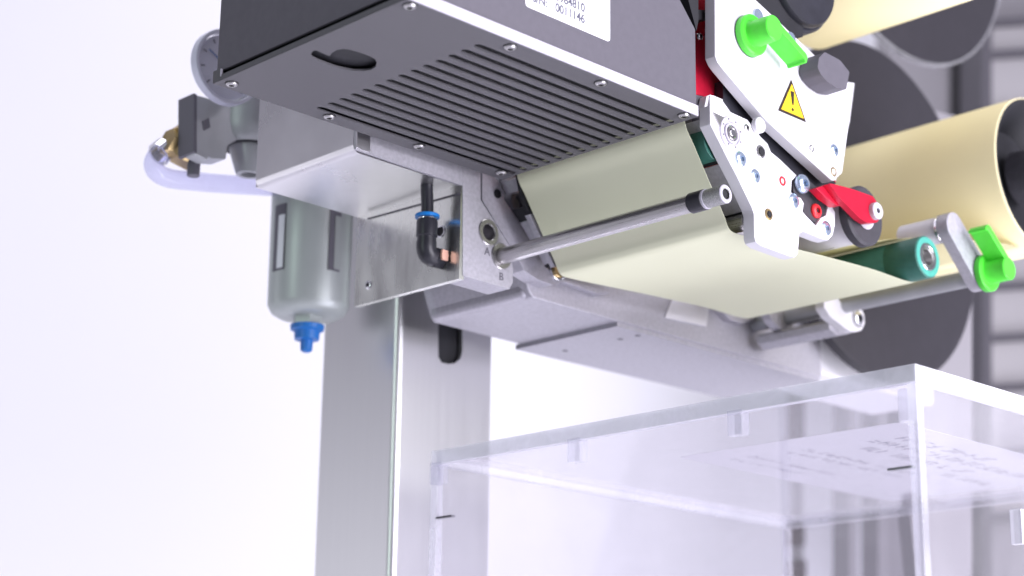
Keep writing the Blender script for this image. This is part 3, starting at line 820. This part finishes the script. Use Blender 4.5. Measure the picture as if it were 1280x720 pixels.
# ================================================================== PRINT HEAD UNIT (upper white plate)
ph = thing('print_head_unit', 'upper white aluminium side plate with warning triangle beside the printer housing', 'print unit', (0.66, 0.5, 0.34))
YU = 0.4975
up = [(0.6181, 0.3850), (0.6170, 0.3323), (0.6187, 0.3300), (0.6215, 0.3281), (0.6539, 0.3112), (0.7025, 0.2948), (0.7051, 0.2940), (0.7078, 0.2947), (0.7106, 0.2973), (0.7141, 0.3002), (0.7228, 0.3332), (0.7214, 0.3435), (0.7164, 0.3493), (0.7104, 0.3514), (0.6486, 0.3707), (0.6218, 0.3789)]
uo = plate('side_plate', up, 'Y', YU, 0.0062, 'plate', ph, bevel=0.0005)
tri = [(0.6744, 0.3376), (0.6853, 0.3186), (0.6633, 0.3186)]
cxm = sum(p[0] for p in tri) / 3; czm = sum(p[1] for p in tri) / 3
ws = plate('warning_triangle', rounded(tri, 0.0006, 3), 'Y', YU - 0.0003, 0.0003, 'warnblack', uo)
plate('triangle_field', [(cxm + (p[0] - cxm) * 0.80, czm + (p[1] - czm) * 0.80) for p in tri], 'Y', YU - 0.0005, 0.0002, 'warn', uo)
ex_top = [(0.6730, 0.3312), (0.6758, 0.3314), (0.6752, 0.3245), (0.6740, 0.3244)]
plate('exclamation_bar', rounded(ex_top, 0.0003, 3), 'Y', YU - 0.0007, 0.0002, 'warnblack', uo)
dcen = (0.6743, 0.4975, 0.3219)
plate('exclamation_dot', circle(dcen[0], dcen[2], 0.00085, 16), 'Y', YU - 0.0007, 0.0002, 'warnblack', uo)
screw((0.7077, 0.4975, 0.3102), (0, -1, 0), 0.0031, 'zincscrew', ph, h=0.0012)
ring('pin_hole', (0.6893, 0.4973, 0.3063), (0, 1, 0), 0.0006, 0.0019, 0.0010, 'steel', ph, bore='black')
ring('threaded_hole', (0.7068, 0.4973, 0.2989), (0, 1, 0), 0.0006, 0.0026, 0.0013, 'brass', ph, bore='black')
for q in ((0.6492, 0.4973, 0.3626), (0.6746, 0.4973, 0.3586)):
    lathe('bolt_end', q, (0, 1, 0), [(-0.0008, 0), (-0.0008, 0.0034), (0.0004, 0.0034), (0.0004, 0)], 'zincscrew', ph)
# grey latch block
plate('grey_latch', rounded([(0.6819, 0.3479), (0.6867, 0.3523), (0.6991, 0.3519), (0.7068, 0.3479), (0.7035, 0.3377), (0.6956, 0.3362), (0.6878, 0.3373), (0.6828, 0.3395), (0.6804, 0.3425)], 0.0008, 3), 'Y', 0.486, 0.0112, 'cover', ph, bevel=0.0012)
plate('rear_plate', [(0.7648, 0.3099), (0.7835, 0.3572), (0.7895, 0.3812), (0.7687, 0.3770), (0.7458, 0.3477), (0.7410, 0.3067)], 'Y', 0.540, 0.005, 'plate', ph)

# red body and dark mechanics behind
plate('red_carriage', [(0.6208, 0.3908), (0.6432, 0.3987), (0.7304, 0.3023), (0.7066, 0.2935), (0.6739, 0.3041), (0.6409, 0.3210), (0.6192, 0.3180)], 'Y', 0.512, 0.060, 'red', ph, bevel=0.001)
plate('black_panel', [(0.5972, 0.3795), (0.6134, 0.3852), (0.6126, 0.3501), (0.6111, 0.3448)], 'Y', 0.5035, 0.085, 'black', ph)
plate('black_spacer', [(0.6134, 0.3566), (0.6222, 0.3595), (0.6221, 0.3545), (0.6133, 0.3517)], 'Y', 0.5055, 0.006, 'black', ph)
plate('dark_carrier', [(0.6337, 0.3278), (0.6455, 0.3240), (0.6677, 0.3131), (0.7212, 0.2990), (0.7169, 0.2938), (0.6956, 0.2877), (0.6769, 0.2936), (0.6598, 0.3005), (0.6515, 0.3047), (0.6334, 0.3173)], 'Y', 0.5065, 0.005, 'blackplastic', ph)
box('black_crossbar', (0.6075, 0.5125, 0.3478), (0.617, 0.61, 0.3528), 'black', ph)
plate('dark_gap_block', [(0.6180, 0.3177), (0.6410, 0.3235), (0.6558, 0.3155), (0.6495, 0.3077), (0.6177, 0.3042)], 'Y', 0.5125, 0.070, 'cover', ph)
screw((0.6197, 0.5090, 0.3461), (0, -1, 0), 0.0018, 'chrome', ph)


def lever(name, label, center, yface, ang, side):
    """green quarter-turn lever: flange, barrel and a wing at angle ang in the XZ plane"""
    t = thing(name, label, 'lever', (center[0], yface, center[2]), 'bright green locking levers')
    cx_, cz_ = center[0], center[2]
    lathe('flange', (cx_, yface, cz_), (0, -1, 0), [(0, 0), (0, 0.0098), (0.0006, 0.0101), (0.0035, 0.0101), (0.0042, 0.0094), (0.0042, 0.0)], 'green', t)
    ring('washer', (cx_, yface, cz_), (0, -1, 0), 0.0005, 0.0103, 0.0060, 'regdark', t)
    lathe('barrel', (cx_, yface - 0.0040, cz_), (0, -1, 0), [(0, 0), (0, 0.0072), (0.0012, 0.0064), (0.0112, 0.0062), (0.0117, 0.0058), (0.0117, 0)], 'green', t)
    a = math.radians(ang)
    d = Vector((math.cos(a), math.sin(a))); n = Vector((-d.y, d.x))
    o2 = Vector((cx_, cz_))
    n = n * side
    q = [o2 + d * 0.0000 + n * 0.0060, o2 + d * 0.0255 + n * 0.0060, o2 + d * 0.0268 + n * 0.0046, o2 + d * 0.0272 + n * 0.0014, o2 + d * 0.0258 + n * 0.0010, o2 + d * 0.0250 + n * 0.0024, o2 + d * 0.0000 + n * 0.0022]
    plate('wing', [(v.x, v.y) for v in q], 'Y', yface - 0.0152, 0.0110, 'green', t, bevel=0.0007)
    return t


k1 = (0.6417, 0.4975, 0.3496)
lever('green_lever', 'green lever on the upper white plate above the warning triangle', k1, YU, -25, 1)

# ================================================================== LOWER SIDE PLATE
lp = thing('lower_side_plate', 'lower white aluminium side plate with bearing dial and screws around the roller unit', 'side plate', (0.64, 0.5, 0.28))
YL = 0.500
lo_ = [(0.6157, 0.3085), (0.6269, 0.3095), (0.6429, 0.3090), (0.6470, 0.3067), (0.6529, 0.3031), (0.6582, 0.3010), (0.6605, 0.2976), (0.6672, 0.2957), (0.6801, 0.2908), (0.6762, 0.2872), (0.6753, 0.2813), (0.6805, 0.2802), (0.6827, 0.2803), (0.6852, 0.2781), (0.6840, 0.2738), (0.6868, 0.2721), (0.6942, 0.2690), (0.6983, 0.2738), (0.7030, 0.2763), (0.7046, 0.2816), (0.7079, 0.2822), (0.7104, 0.2797), (0.7100, 0.2731), (0.7077, 0.2672), (0.7036, 0.2637), (0.6978, 0.2634), (0.6838, 0.2638), (0.6809, 0.2619), (0.6792, 0.2517), (0.6769, 0.2494), (0.6732, 0.2490), (0.6508, 0.2493), (0.6473, 0.2504), (0.6462, 0.2525), (0.6463, 0.2635), (0.6449, 0.2663), (0.6342, 0.2790), (0.6280, 0.2855), (0.6157, 0.2993)]
lo = plate('side_plate', lo_, 'Y', YL, 0.0064, 'plate', lp, bevel=0.0005)
# bearing dial
bcx = (0.6304, 0.5000, 0.2987)
b0 = Vector((bcx[0], YL, bcx[2]))
ptr = plate('pointer', [(0.6173, 0.3054), (0.6251, 0.3050), (0.6232, 0.2994), (0.6220, 0.2999)], 'Y', YL - 0.0006, 0.0006, 'steel', lo)
ring('dial_ring', b0 + Vector((0, -0.0008, 0)), (0, 1, 0), 0.0008, 0.0083, 0.0055, 'bevel', lo)
ring('bearing_ring', b0 + Vector((0, -0.0011, 0)), (0, 1, 0), 0.0010, 0.0050, 0.0038, 'bevel', lo)
ring('inner_ring', b0 + Vector((0, -0.0013, 0)), (0, 1, 0), 0.0010, 0.0034, 0.0021, 'steel', lo)
lathe('shaft_end', b0 + Vector((0, -0.0004, 0)), (0, -1, 0), [(0, 0), (0, 0.0019), (0.0012, 0.0016), (0.0012, 0)], 'chrome', lo)
for k in range(8):
    a = math.radians(20 + 45 * k)
    lathe('dial_dot', b0 + Vector((0.0067 * math.cos(a), -0.0008, 0.0067 * math.sin(a))), (0, -1, 0), [(0, 0), (0, 0.0004), (0.0002, 0.0004), (0.0002, 0)], 'regdark', lo, seg=10)
screw((0.6368, 0.5000, 0.2878), (0, -1, 0), 0.0037, 'zincscrew', lo, h=0.0016)
screw((0.6479, 0.5000, 0.2824), (0, -1, 0), 0.0033, 'zincscrew', lo, h=0.0010)
ring('spring_pin', (0.6525, 0.4995, 0.2956), (0, 1, 0), 0.0008, 0.0033, 0.0019, 'steel', lo)
lathe('spring_pin_bore', (0.6527, 0.4996, 0.2956), (0, -1, 0), [(0, 0), (0, 0.0020), (0.0003, 0.0020), (0.0003, 0)], 'black', lo)
screw((0.6421, 0.5000, 0.3046), (0, -1, 0), 0.0018, 'steel', lo, h=0.0008)
rp = rod('roller_pin', (0.6494, 0.5000, 0.3074), (0, -1, 0), 0.0030, 0.0038, 'plate', lo)
ring('red_bushing', (0.6686, 0.4995, 0.2851), (0, 1, 0), 0.0010, 0.0024, 0.0013, 'redplastic', lo, bore='black')
ring('threaded_hole', (0.6573, 0.4995, 0.2659), (0, 1, 0), 0.0008, 0.0029, 0.0015, 'brass', lo)
lathe('threaded_bore', (0.6575, 0.4997, 0.2660), (0, -1, 0), [(0, 0), (0, 0.0015), (0.0004, 0.0015), (0.0004, 0)], 'black', lo)
screw((0.6770, 0.5000, 0.2773), (0, -1, 0), 0.0036, 'zincscrew', lo, h=0.0012)
screw((0.7023, 0.5000, 0.2695), (0, -1, 0), 0.0036, 'zincscrew', lo, h=0.0011)
# black bracket in the notch
bb = plate('black_bracket', rounded([(0.6789, 0.2891), (0.6828, 0.2917), (0.6886, 0.2928), (0.6930, 0.2910), (0.7082, 0.2858), (0.7073, 0.2806), (0.6996, 0.2699), (0.6957, 0.2706), (0.6870, 0.2734), (0.6835, 0.2798), (0.6786, 0.2826)], 0.0006, 3), 'Y', 0.5012, 0.004, 'rubber', lp, bevel=0.0004)
screw((0.6838, 0.5005, 0.2874), (0, -1, 0), 0.0048, 'zincscrew', lp, h=0.0030, name='hex_bolt')
screw((0.6956, 0.5012, 0.2769), (0, -1, 0), 0.0036, 'redplastic', lp, h=0.0020, name='red_screw')
# light guide cover on the plate's upper end
plate('top_cover', rounded([(0.6241, 0.3176), (0.6264, 0.3181), (0.6352, 0.3182), (0.6423, 0.3174), (0.6500, 0.3131), (0.6517, 0.3104), (0.6421, 0.3101), (0.6239, 0.3106)], 0.0006, 3), 'Y', 0.5067, 0.007, 'plate', lp, bevel=0.0008)
plate('small_bracket', [(0.6205, 0.3098), (0.6227, 0.3169), (0.6254, 0.3185), (0.6265, 0.3182), (0.6242, 0.3168), (0.6223, 0.3103)], 'Y', 0.5075, 0.004, 'plate', lp)
# crossbars between the side plates behind the web
plate('upper_crossbar', [(0.6174, 0.3040), (0.6219, 0.2989), (0.6272, 0.3019), (0.6221, 0.3064)], 'Y', 0.5075, 0.13, 'cast', lp, bevel=0.0004)
plate('black_crossbar', [(0.6252, 0.2912), (0.6302, 0.2857), (0.6391, 0.2897), (0.6340, 0.2955)], 'Y', 0.5075, 0.13, 'black', lp)
plate('lower_crossbar', [(0.6302, 0.2855), (0.6484, 0.2669), (0.6564, 0.2712), (0.6379, 0.2890)], 'Y', 0.5075, 0.13, 'cast', lp, bevel=0.0004)
plate('crossbar_lip', [(0.6484, 0.2667), (0.6496, 0.2656), (0.6563, 0.2696), (0.6564, 0.2710)], 'Y', 0.5075, 0.13, 'black', lp)
plat = (0.6264, 0.5070, 0.2951)
prl = rod('platen_roller', (plat[0] + 0.003, 0.5075, plat[2] + 0.001), (0, 1, 0), 0.108, 0.0092, 'teal', lp)
sh = (0.6513, 0.5070, 0.2629)
rod('idler_shaft', (sh[0], 0.5075, sh[2]), (0, 1, 0), 0.118, 0.0042, 'steel', lp)
q1 = Vector((0.6675, 0.5080, 0.3055))
rod('mid_shaft', (q1.x + 0.002, 0.508, q1.z + 0.004), (0, 1, 0), 0.10, 0.0035, 'steel', lp)

# ================================================================== PINCH WHEEL WITH RED ARM
pw = thing('pinch_wheel', 'black rubber pinch wheel with silver cylinder held by a red arm right of the plates', 'wheel', (0.7288, 0.495, 0.2811))
wc = Vector((0.7288, 0.4950, 0.2811))
lathe('tyre', wc, (0, 1, 0), [(0, 0.006), (0, 0.0140), (0.0009, 0.0152), (0.0050, 0.0152), (0.0057, 0.0145), (0.0057, 0.006)], 'rubber', pw, seg=64)
lathe('hub', wc + Vector((0, 0.0005, 0)), (0, 1, 0), [(-0.0007, 0.0), (-0.0007, 0.0070), (0.005, 0.0070), (0.005, 0.0)], 'bevel', pw)
lathe('silver_cylinder', wc + Vector((0, 0.0060, 0)), (0, 1, 0), [(0, 0), (0, 0.0120), (0.0005, 0.0125), (0.055, 0.0125), (0.055, 0)], 'plate', pw, seg=64)
am = plate('red_arm', rounded([(0.6912, 0.2872), (0.6958, 0.2879), (0.7102, 0.2891), (0.7276, 0.2896), (0.7328, 0.2859), (0.7338, 0.2803), (0.7301, 0.2766), (0.7219, 0.2745), (0.7159, 0.2753), (0.7012, 0.2812)], 0.0009, 3), 'Y', 0.4895, 0.0036, 'red', pw, bevel=0.0005)
plate('arm_root', [(0.6862, 0.2845), (0.6947, 0.2885), (0.7055, 0.2832), (0.7073, 0.2808), (0.7026, 0.2796), (0.6937, 0.2815)], 'Y', 0.4932, 0.005, 'red', pw, bevel=0.0004)
sc = (0.7280, 0.4895, 0.2817)
lathe('arm_screw', sc, (0, -1, 0), [(0, 0), (0, 0.0043), (0.0022, 0.0043), (0.0026, 0.0039), (0.0026, 0.0014), (0.001, 0.0014), (0.001, 0)], 'bevel', pw)
lathe('arm_screw_socket', Vector(sc) + Vector((0, -0.0011, 0)), (0, -1, 0), [(0, 0), (0, 0.0015), (0.0003, 0.0015), (0.0003, 0)], 'black', pw, seg=6)
for a in (250, 100):
    ca = math.radians(a)
    lathe('hub_hole', wc + Vector((0.0047 * math.cos(ca), 0.0004, 0.0047 * math.sin(ca))), (0, -1, 0), [(0, 0), (0, 0.0011), (0.0003, 0.0011), (0.0003, 0)], 'black', pw, seg=16)

# ================================================================== GREEN ROLLER
gl = thing('green_roller', 'dark green rubber roller with bright bearing ring above the right end of the sheet', 'roller', (gcx, 0.5, gcz))
lathe('rubber_sleeve', (gcx, 0.500, gcz), (0, 1, 0), [(0.0003, 0.0075), (0, 0.0105), (0.0006, grr), (0.0195, grr), (0.0198, grr - 0.00012), (0.0203, grr - 0.00012), (0.0206, grr), (0.120, grr), (0.120, 0)], 'teal', gl, seg=72)
ring('end_ring', (gcx, 0.4998, gcz), (0, 1, 0), 0.0004, 0.0107, 0.0072, 'tealrim', gl)
ring('bearing_ring', (gcx, 0.4995, gcz), (0, 1, 0), 0.003, 0.0074, 0.0056, 'chrome', gl)
ring('bearing_inner', (gcx, 0.5000, gcz), (0, 1, 0), 0.006, 0.0056, 0.0042, 'steel', gl)
lathe('bore', (gcx, 0.5045, gcz), (0, 1, 0), [(0, 0), (0, 0.0044), (0.0004, 0.0044), (0.0004, 0)], 'steel', gl)

# ================================================================== CLAMP LINK WITH GREEN LEVER
YK = 0.497
cl = thing('clamp_link', 'grey clamp link with a rounded end holding a silver roller beside the green roller', 'clamp', (0.82, YK, 0.29))
r0 = (0.8136, 0.4970, 0.2955); r1 = (0.8379, 0.4970, 0.2744)
v0 = Vector((r0[0], r0[2])); v1 = Vector((r1[0], r1[2]))
d_ = (v1 - v0).normalized(); a0 = math.atan2(d_.y, d_.x)
ol = [(v0.x + 0.0078 * math.cos(a0 + math.pi / 2 + math.pi * k / 12), v0.y + 0.0078 * math.sin(a0 + math.pi / 2 + math.pi * k / 12)) for k in range(13)]
ol += [(v1.x + 0.0085 * math.cos(a0 - math.pi / 2 + math.pi * k / 12), v1.y + 0.0085 * math.sin(a0 - math.pi / 2 + math.pi * k / 12)) for k in range(13)]
plate('link_plate', ol, 'Y', YK, 0.0065, 'cast', cl, bevel=0.0005)
rod('silver_roller', (v0.x, YK + 0.0080, v0.y), (0, 1, 0), 0.0240, 0.0070, 'plate', cl)
ring('bright_collar', (v0.x, YK + 0.0066, v0.y), (0, 1, 0), 0.0014, 0.0078, 0.005, 'chrome', cl)
lever('green_lever', 'green lever on the clamp link in front of the yellow paper roll', (v1.x + 0.001, 0, v1.y + 0.0005), YK, 142, -1)

# ================================================================== PAPER ROLLS AND FLANGES
rc = Vector((0.9185, 0.505, 0.3530))
yr = thing('liner_roll', 'large cream yellow roll of label liner on a black core at the right edge', 'paper roll', rc)
lathe('paper_winding', rc, (0, 1, 0), [(0.004, 0.0446), (0.0003, 0.0447), (0.0006, 0.0453), (0.002, 0.0455), (0.060, 0.0452), (0.118, 0.0448), (0.122, 0.0405), (0.122, 0.0405)], 'roll', yr, seg=128)
lathe('black_core', rc, (0, 1, 0), [(0.020, 0), (0.020, 0.030), (0.016, 0.032), (0.0006, 0.0425), (0.0004, 0.0447), (0.115, 0.0445), (0.115, 0)], 'black', yr, seg=96)
lathe('core_hub', rc, (0, 1, 0), [(-0.004, 0), (-0.004, 0.013), (-0.002, 0.015), (0.012, 0.016), (0.012, 0)], 'rubber', yr, seg=64)
fl = lathe('core_flange', (0.9490, 0.632, 0.3675), (0, 1, 0), [(0, 0), (0, 0.108), (0.0012, 0.1110), (0.008, 0.1110), (0.010, 0.108), (0.010, 0)], 'disk', None, seg=160)
tag(fl, 'large dark grey disc flange standing behind the lower yellow roll', 'disc')
# liner running from the pinch cylinder over to the roll
t0 = (0.7288, 0.2684)
lw = ribbon('liner_web', [t0, (0.765, 0.2800), (0.80, 0.2895), (0.87, 0.3035), (0.905, 0.3085), (0.920, 0.3075)], 0.514, 0.622, 'liner')
tag(lw, 'strip of yellow liner running from the pinch cylinder up to the lower roll', 'paper strip')

uc = Vector((0.8284, 0.5000, 0.4793))
ur = thing('supply_roll', 'upper roll of cream label paper cut by the top edge', 'paper roll', uc)
lathe('paper_winding', uc, (0, 1, 0), [(0, 0), (0, 0.046), (0.001, 0.0465), (0.10, 0.0465), (0.10, 0)], 'roll', ur, seg=96)
uf = lathe('supply_flange', (1.010, 0.645, 0.6265), (0, 1, 0), [(0, 0), (0, 0.1300), (0.0008, 0.1325), (0.004, 0.1325), (0.005, 0.13), (0.005, 0)], 'disk', None, seg=160)
tag(uf, 'upper dark disc flange with a pale rim cut by the top right corner', 'disc')
ring('pale_rim', (1.010, 0.6443, 0.6265), (0, 1, 0), 0.004, 0.1335, 0.1315, 'lens', uf)
# ribbon spool
bs = thing('ribbon_spool', 'black ink ribbon spool above the upper white plate', 'spool', (0.6927, 0.5000, 0.3894))
sp = Vector((0.6945, 0.5000, 0.3996))
lathe('ribbon_winding', sp + Vector((0, 0.006, 0)), (0, 1, 0), [(0, 0), (0, 0.0265), (0.001, 0.0275), (0.10, 0.0275), (0.10, 0)], 'blackplastic', bs, seg=80)
lathe('end_cap', sp, (0, 1, 0), [(0, 0), (0, 0.012), (0.0015, 0.0245), (0.003, 0.0255), (0.0058, 0.0255), (0.0058, 0)], 'blackplastic', bs, seg=80)
plate('spool_shield', [(0.6307, 0.3918), (0.6974, 0.4152), (0.6950, 0.3684), (0.6832, 0.3646), (0.6483, 0.3728)], 'Y', 0.5045, 0.05, 'black', bs)
rod('grey_spindle', (sp.x - 0.006, 0.515, sp.z - 0.026), (0, 1, 0), 0.09, 0.008, 'regbody', bs)

# grey cabinet wall of the unwinder behind the discs
cab = thing('unwinder_cabinet', 'blurred light grey cabinet of the unwinder right behind the dark discs', 'cabinet', (1.0, 0.72, 0.3))
plate('wall', [(1.0853, 0.4960), (1.1781, 0.5092), (1.1405, 0.1358), (1.0755, 0.1306), (1.0592, 0.2880)], 'Y', 0.700, 0.01, 'backgrey', cab)

# ================================================================== CLEAR ACRYLIC BOX
bx = thing('acrylic_box', 'clear acrylic box with frosted white lid edges at the lower right', 'box', (0.9, 0.63, -0.2))
ZT = 0.175
BX0, BX1, BY0, BY1, BB = 0.6294, 0.9290, 0.4065, 0.6996, -0.20
TH = 0.0074
box('lid', (BX0 + TH, BY0 + TH, ZT - 0.005), (BX1 - TH, BY1 - TH, ZT), 'acrylic', bx)
box('lid_edge', (BX0, BY0, ZT - TH), (BX0 + 0.004, BY1, ZT), 'frost', bx, bevel=0.0004)
box('lid_edge', (BX0 + 0.0042, BY0, ZT - TH), (BX1, BY0 + 0.004, ZT), 'frost', bx, bevel=0.0004)
box('lid_edge', (BX1 - 0.004, BY0 + 0.0042, ZT - TH), (BX1, BY1, ZT), 'acrylicedge', bx)
box('lid_edge', (BX0 + 0.0042, BY1 - 0.004, ZT - TH), (BX1 - 0.0042, BY1, ZT), 'acrylicedge', bx)
box('side_panel', (BX0 + 0.0005, BY0 + 0.005, BB), (BX0 + 0.0045, BY1 - 0.005, ZT - TH - 0.0002), 'acrylic', bx)
box('side_panel', (BX0 + 0.005, BY0 + 0.0005, BB), (BX1 - 0.005, BY0 + 0.0045, ZT - TH - 0.0002), 'acrylic', bx)
box('side_panel', (BX1 - 0.0045, BY0 + 0.005, BB), (BX1 - 0.0005, BY1 - 0.005, ZT - TH - 0.0002), 'acrylic', bx)
box('side_panel', (BX0 + 0.005, BY1 - 0.0045, BB), (BX1 - 0.005, BY1 - 0.0005, ZT - TH - 0.0002), 'acrylic', bx)
for cx_, cy_ in ((BX0, BY0), (BX0, BY1 - 0.0048), (BX1 - 0.0048, BY0), (BX1 - 0.0048, BY1 - 0.0048)):
    box('corner_edge', (cx_, cy_, BB), (cx_ + 0.0048, cy_ + 0.0048, ZT - TH - 0.0004), 'acrylicedge', bx, bevel=0.0006)
box('corner_block', (BX0 + 0.0052, BY0 + 0.0052, ZT - TH - 0.0145), (BX0 + 0.0130, BY0 + 0.0130, ZT - TH - 0.0006), 'acrylicedge', bx, bevel=0.0008)
for k in range(1, 4):
    yy = BY0 + (BY1 - BY0) * k / 3.0 - 0.004
    box('finger_joint', (BX0 - 0.0004, yy - 0.004, ZT - TH - 0.0100), (BX0 + 0.0049, yy + 0.004, ZT - TH + 0.0010), 'acrylicedge', bx)
box('finger_joint', (0.7044, BY0 - 0.0004, 0.1094), (0.7072, BY0 + 0.0049, 0.1243), 'frost', bx)
box('glue_drop', (BX0 + 0.0005, BY0 + 0.0040, 0.1326), (BX0 + 0.0030, BY0 + 0.0160, 0.1336), 'regbody', bx)
box('glue_drop', (BX0 + 0.0005, BY1 - 0.0160, 0.1396), (BX0 + 0.0030, BY1 - 0.0040, 0.1406), 'regdark', bx)

# shipping label on top of the lid
LX0, LX1, LY0, LY1 = 0.728, 0.924, 0.480, 0.617
bl = plate('shipping_label', rounded([(LX0, LY0), (LX1, LY0), (LX1, LY1), (LX0, LY1)], 0.004, 5), 'Z', ZT + 0.0004, 0.0002, 'boxlabel')
tag(bl, 'white printed shipping label stuck on the clear box lid, seen mirrored from below', 'label')
M['faint'] = mat('print_through', (0.10, 0.10, 0.16), 0.7)
rnd = random.Random(7)
rows = ((0.4970, 0.7595, 0.8400, 1.0), (0.5101, 0.7569, 0.9056, 1.0), (0.5250, 0.7700, 0.8662, 1.0), (0.5513, 0.7525, 0.8619, 0.6), (0.5617, 0.7542, 0.8531, 0.6), (0.5845, 0.7508, 0.8225, 0.6), (0.5968, 0.7508, 0.8094, 0.5), (0.5381, 0.8619, 0.9100, 0.9))
for y_, xa, xb, s_ in rows:
    bm = bmesh.new()
    x_ = xa
    while x_ < xb:
        w_ = rnd.uniform(0.004, 0.007) * (0.7 + 0.3 * s_)
        h_ = 0.0075 * s_
        # one unreadable character: two or three strokes
        for _ in range(rnd.choice((2, 3, 3))):
            if rnd.random() < 0.5:
                a0_, b0_ = x_ + rnd.choice((0, w_ * 0.7)), y_
                q = [(a0_, b0_), (a0_ + 0.0011 * s_, b0_), (a0_ + 0.0011 * s_, b0_ + h_), (a0_, b0_ + h_)]
            else:
                a0_, b0_ = x_, y_ + rnd.choice((0, h_ * 0.45, h_ * 0.9))
                q = [(a0_, b0_), (a0_ + w_ * 0.85, b0_), (a0_ + w_ * 0.85, b0_ + 0.0011 * s_), (a0_, b0_ + 0.0011 * s_)]
            plate_bm(bm, q, 'Z', ZT + 0.0003 - rnd.uniform(0.00001, 0.00006), 0.00003)
        x_ += w_ + 0.002
        if rnd.random() < 0.12:
            x_ += 0.006
    finish(bm, 'print_line', 'faint', bl)
for o in S.objects:
    if o.type == 'MESH' and len(o.data.polygons) == 0:
        bpy.data.objects.remove(o)
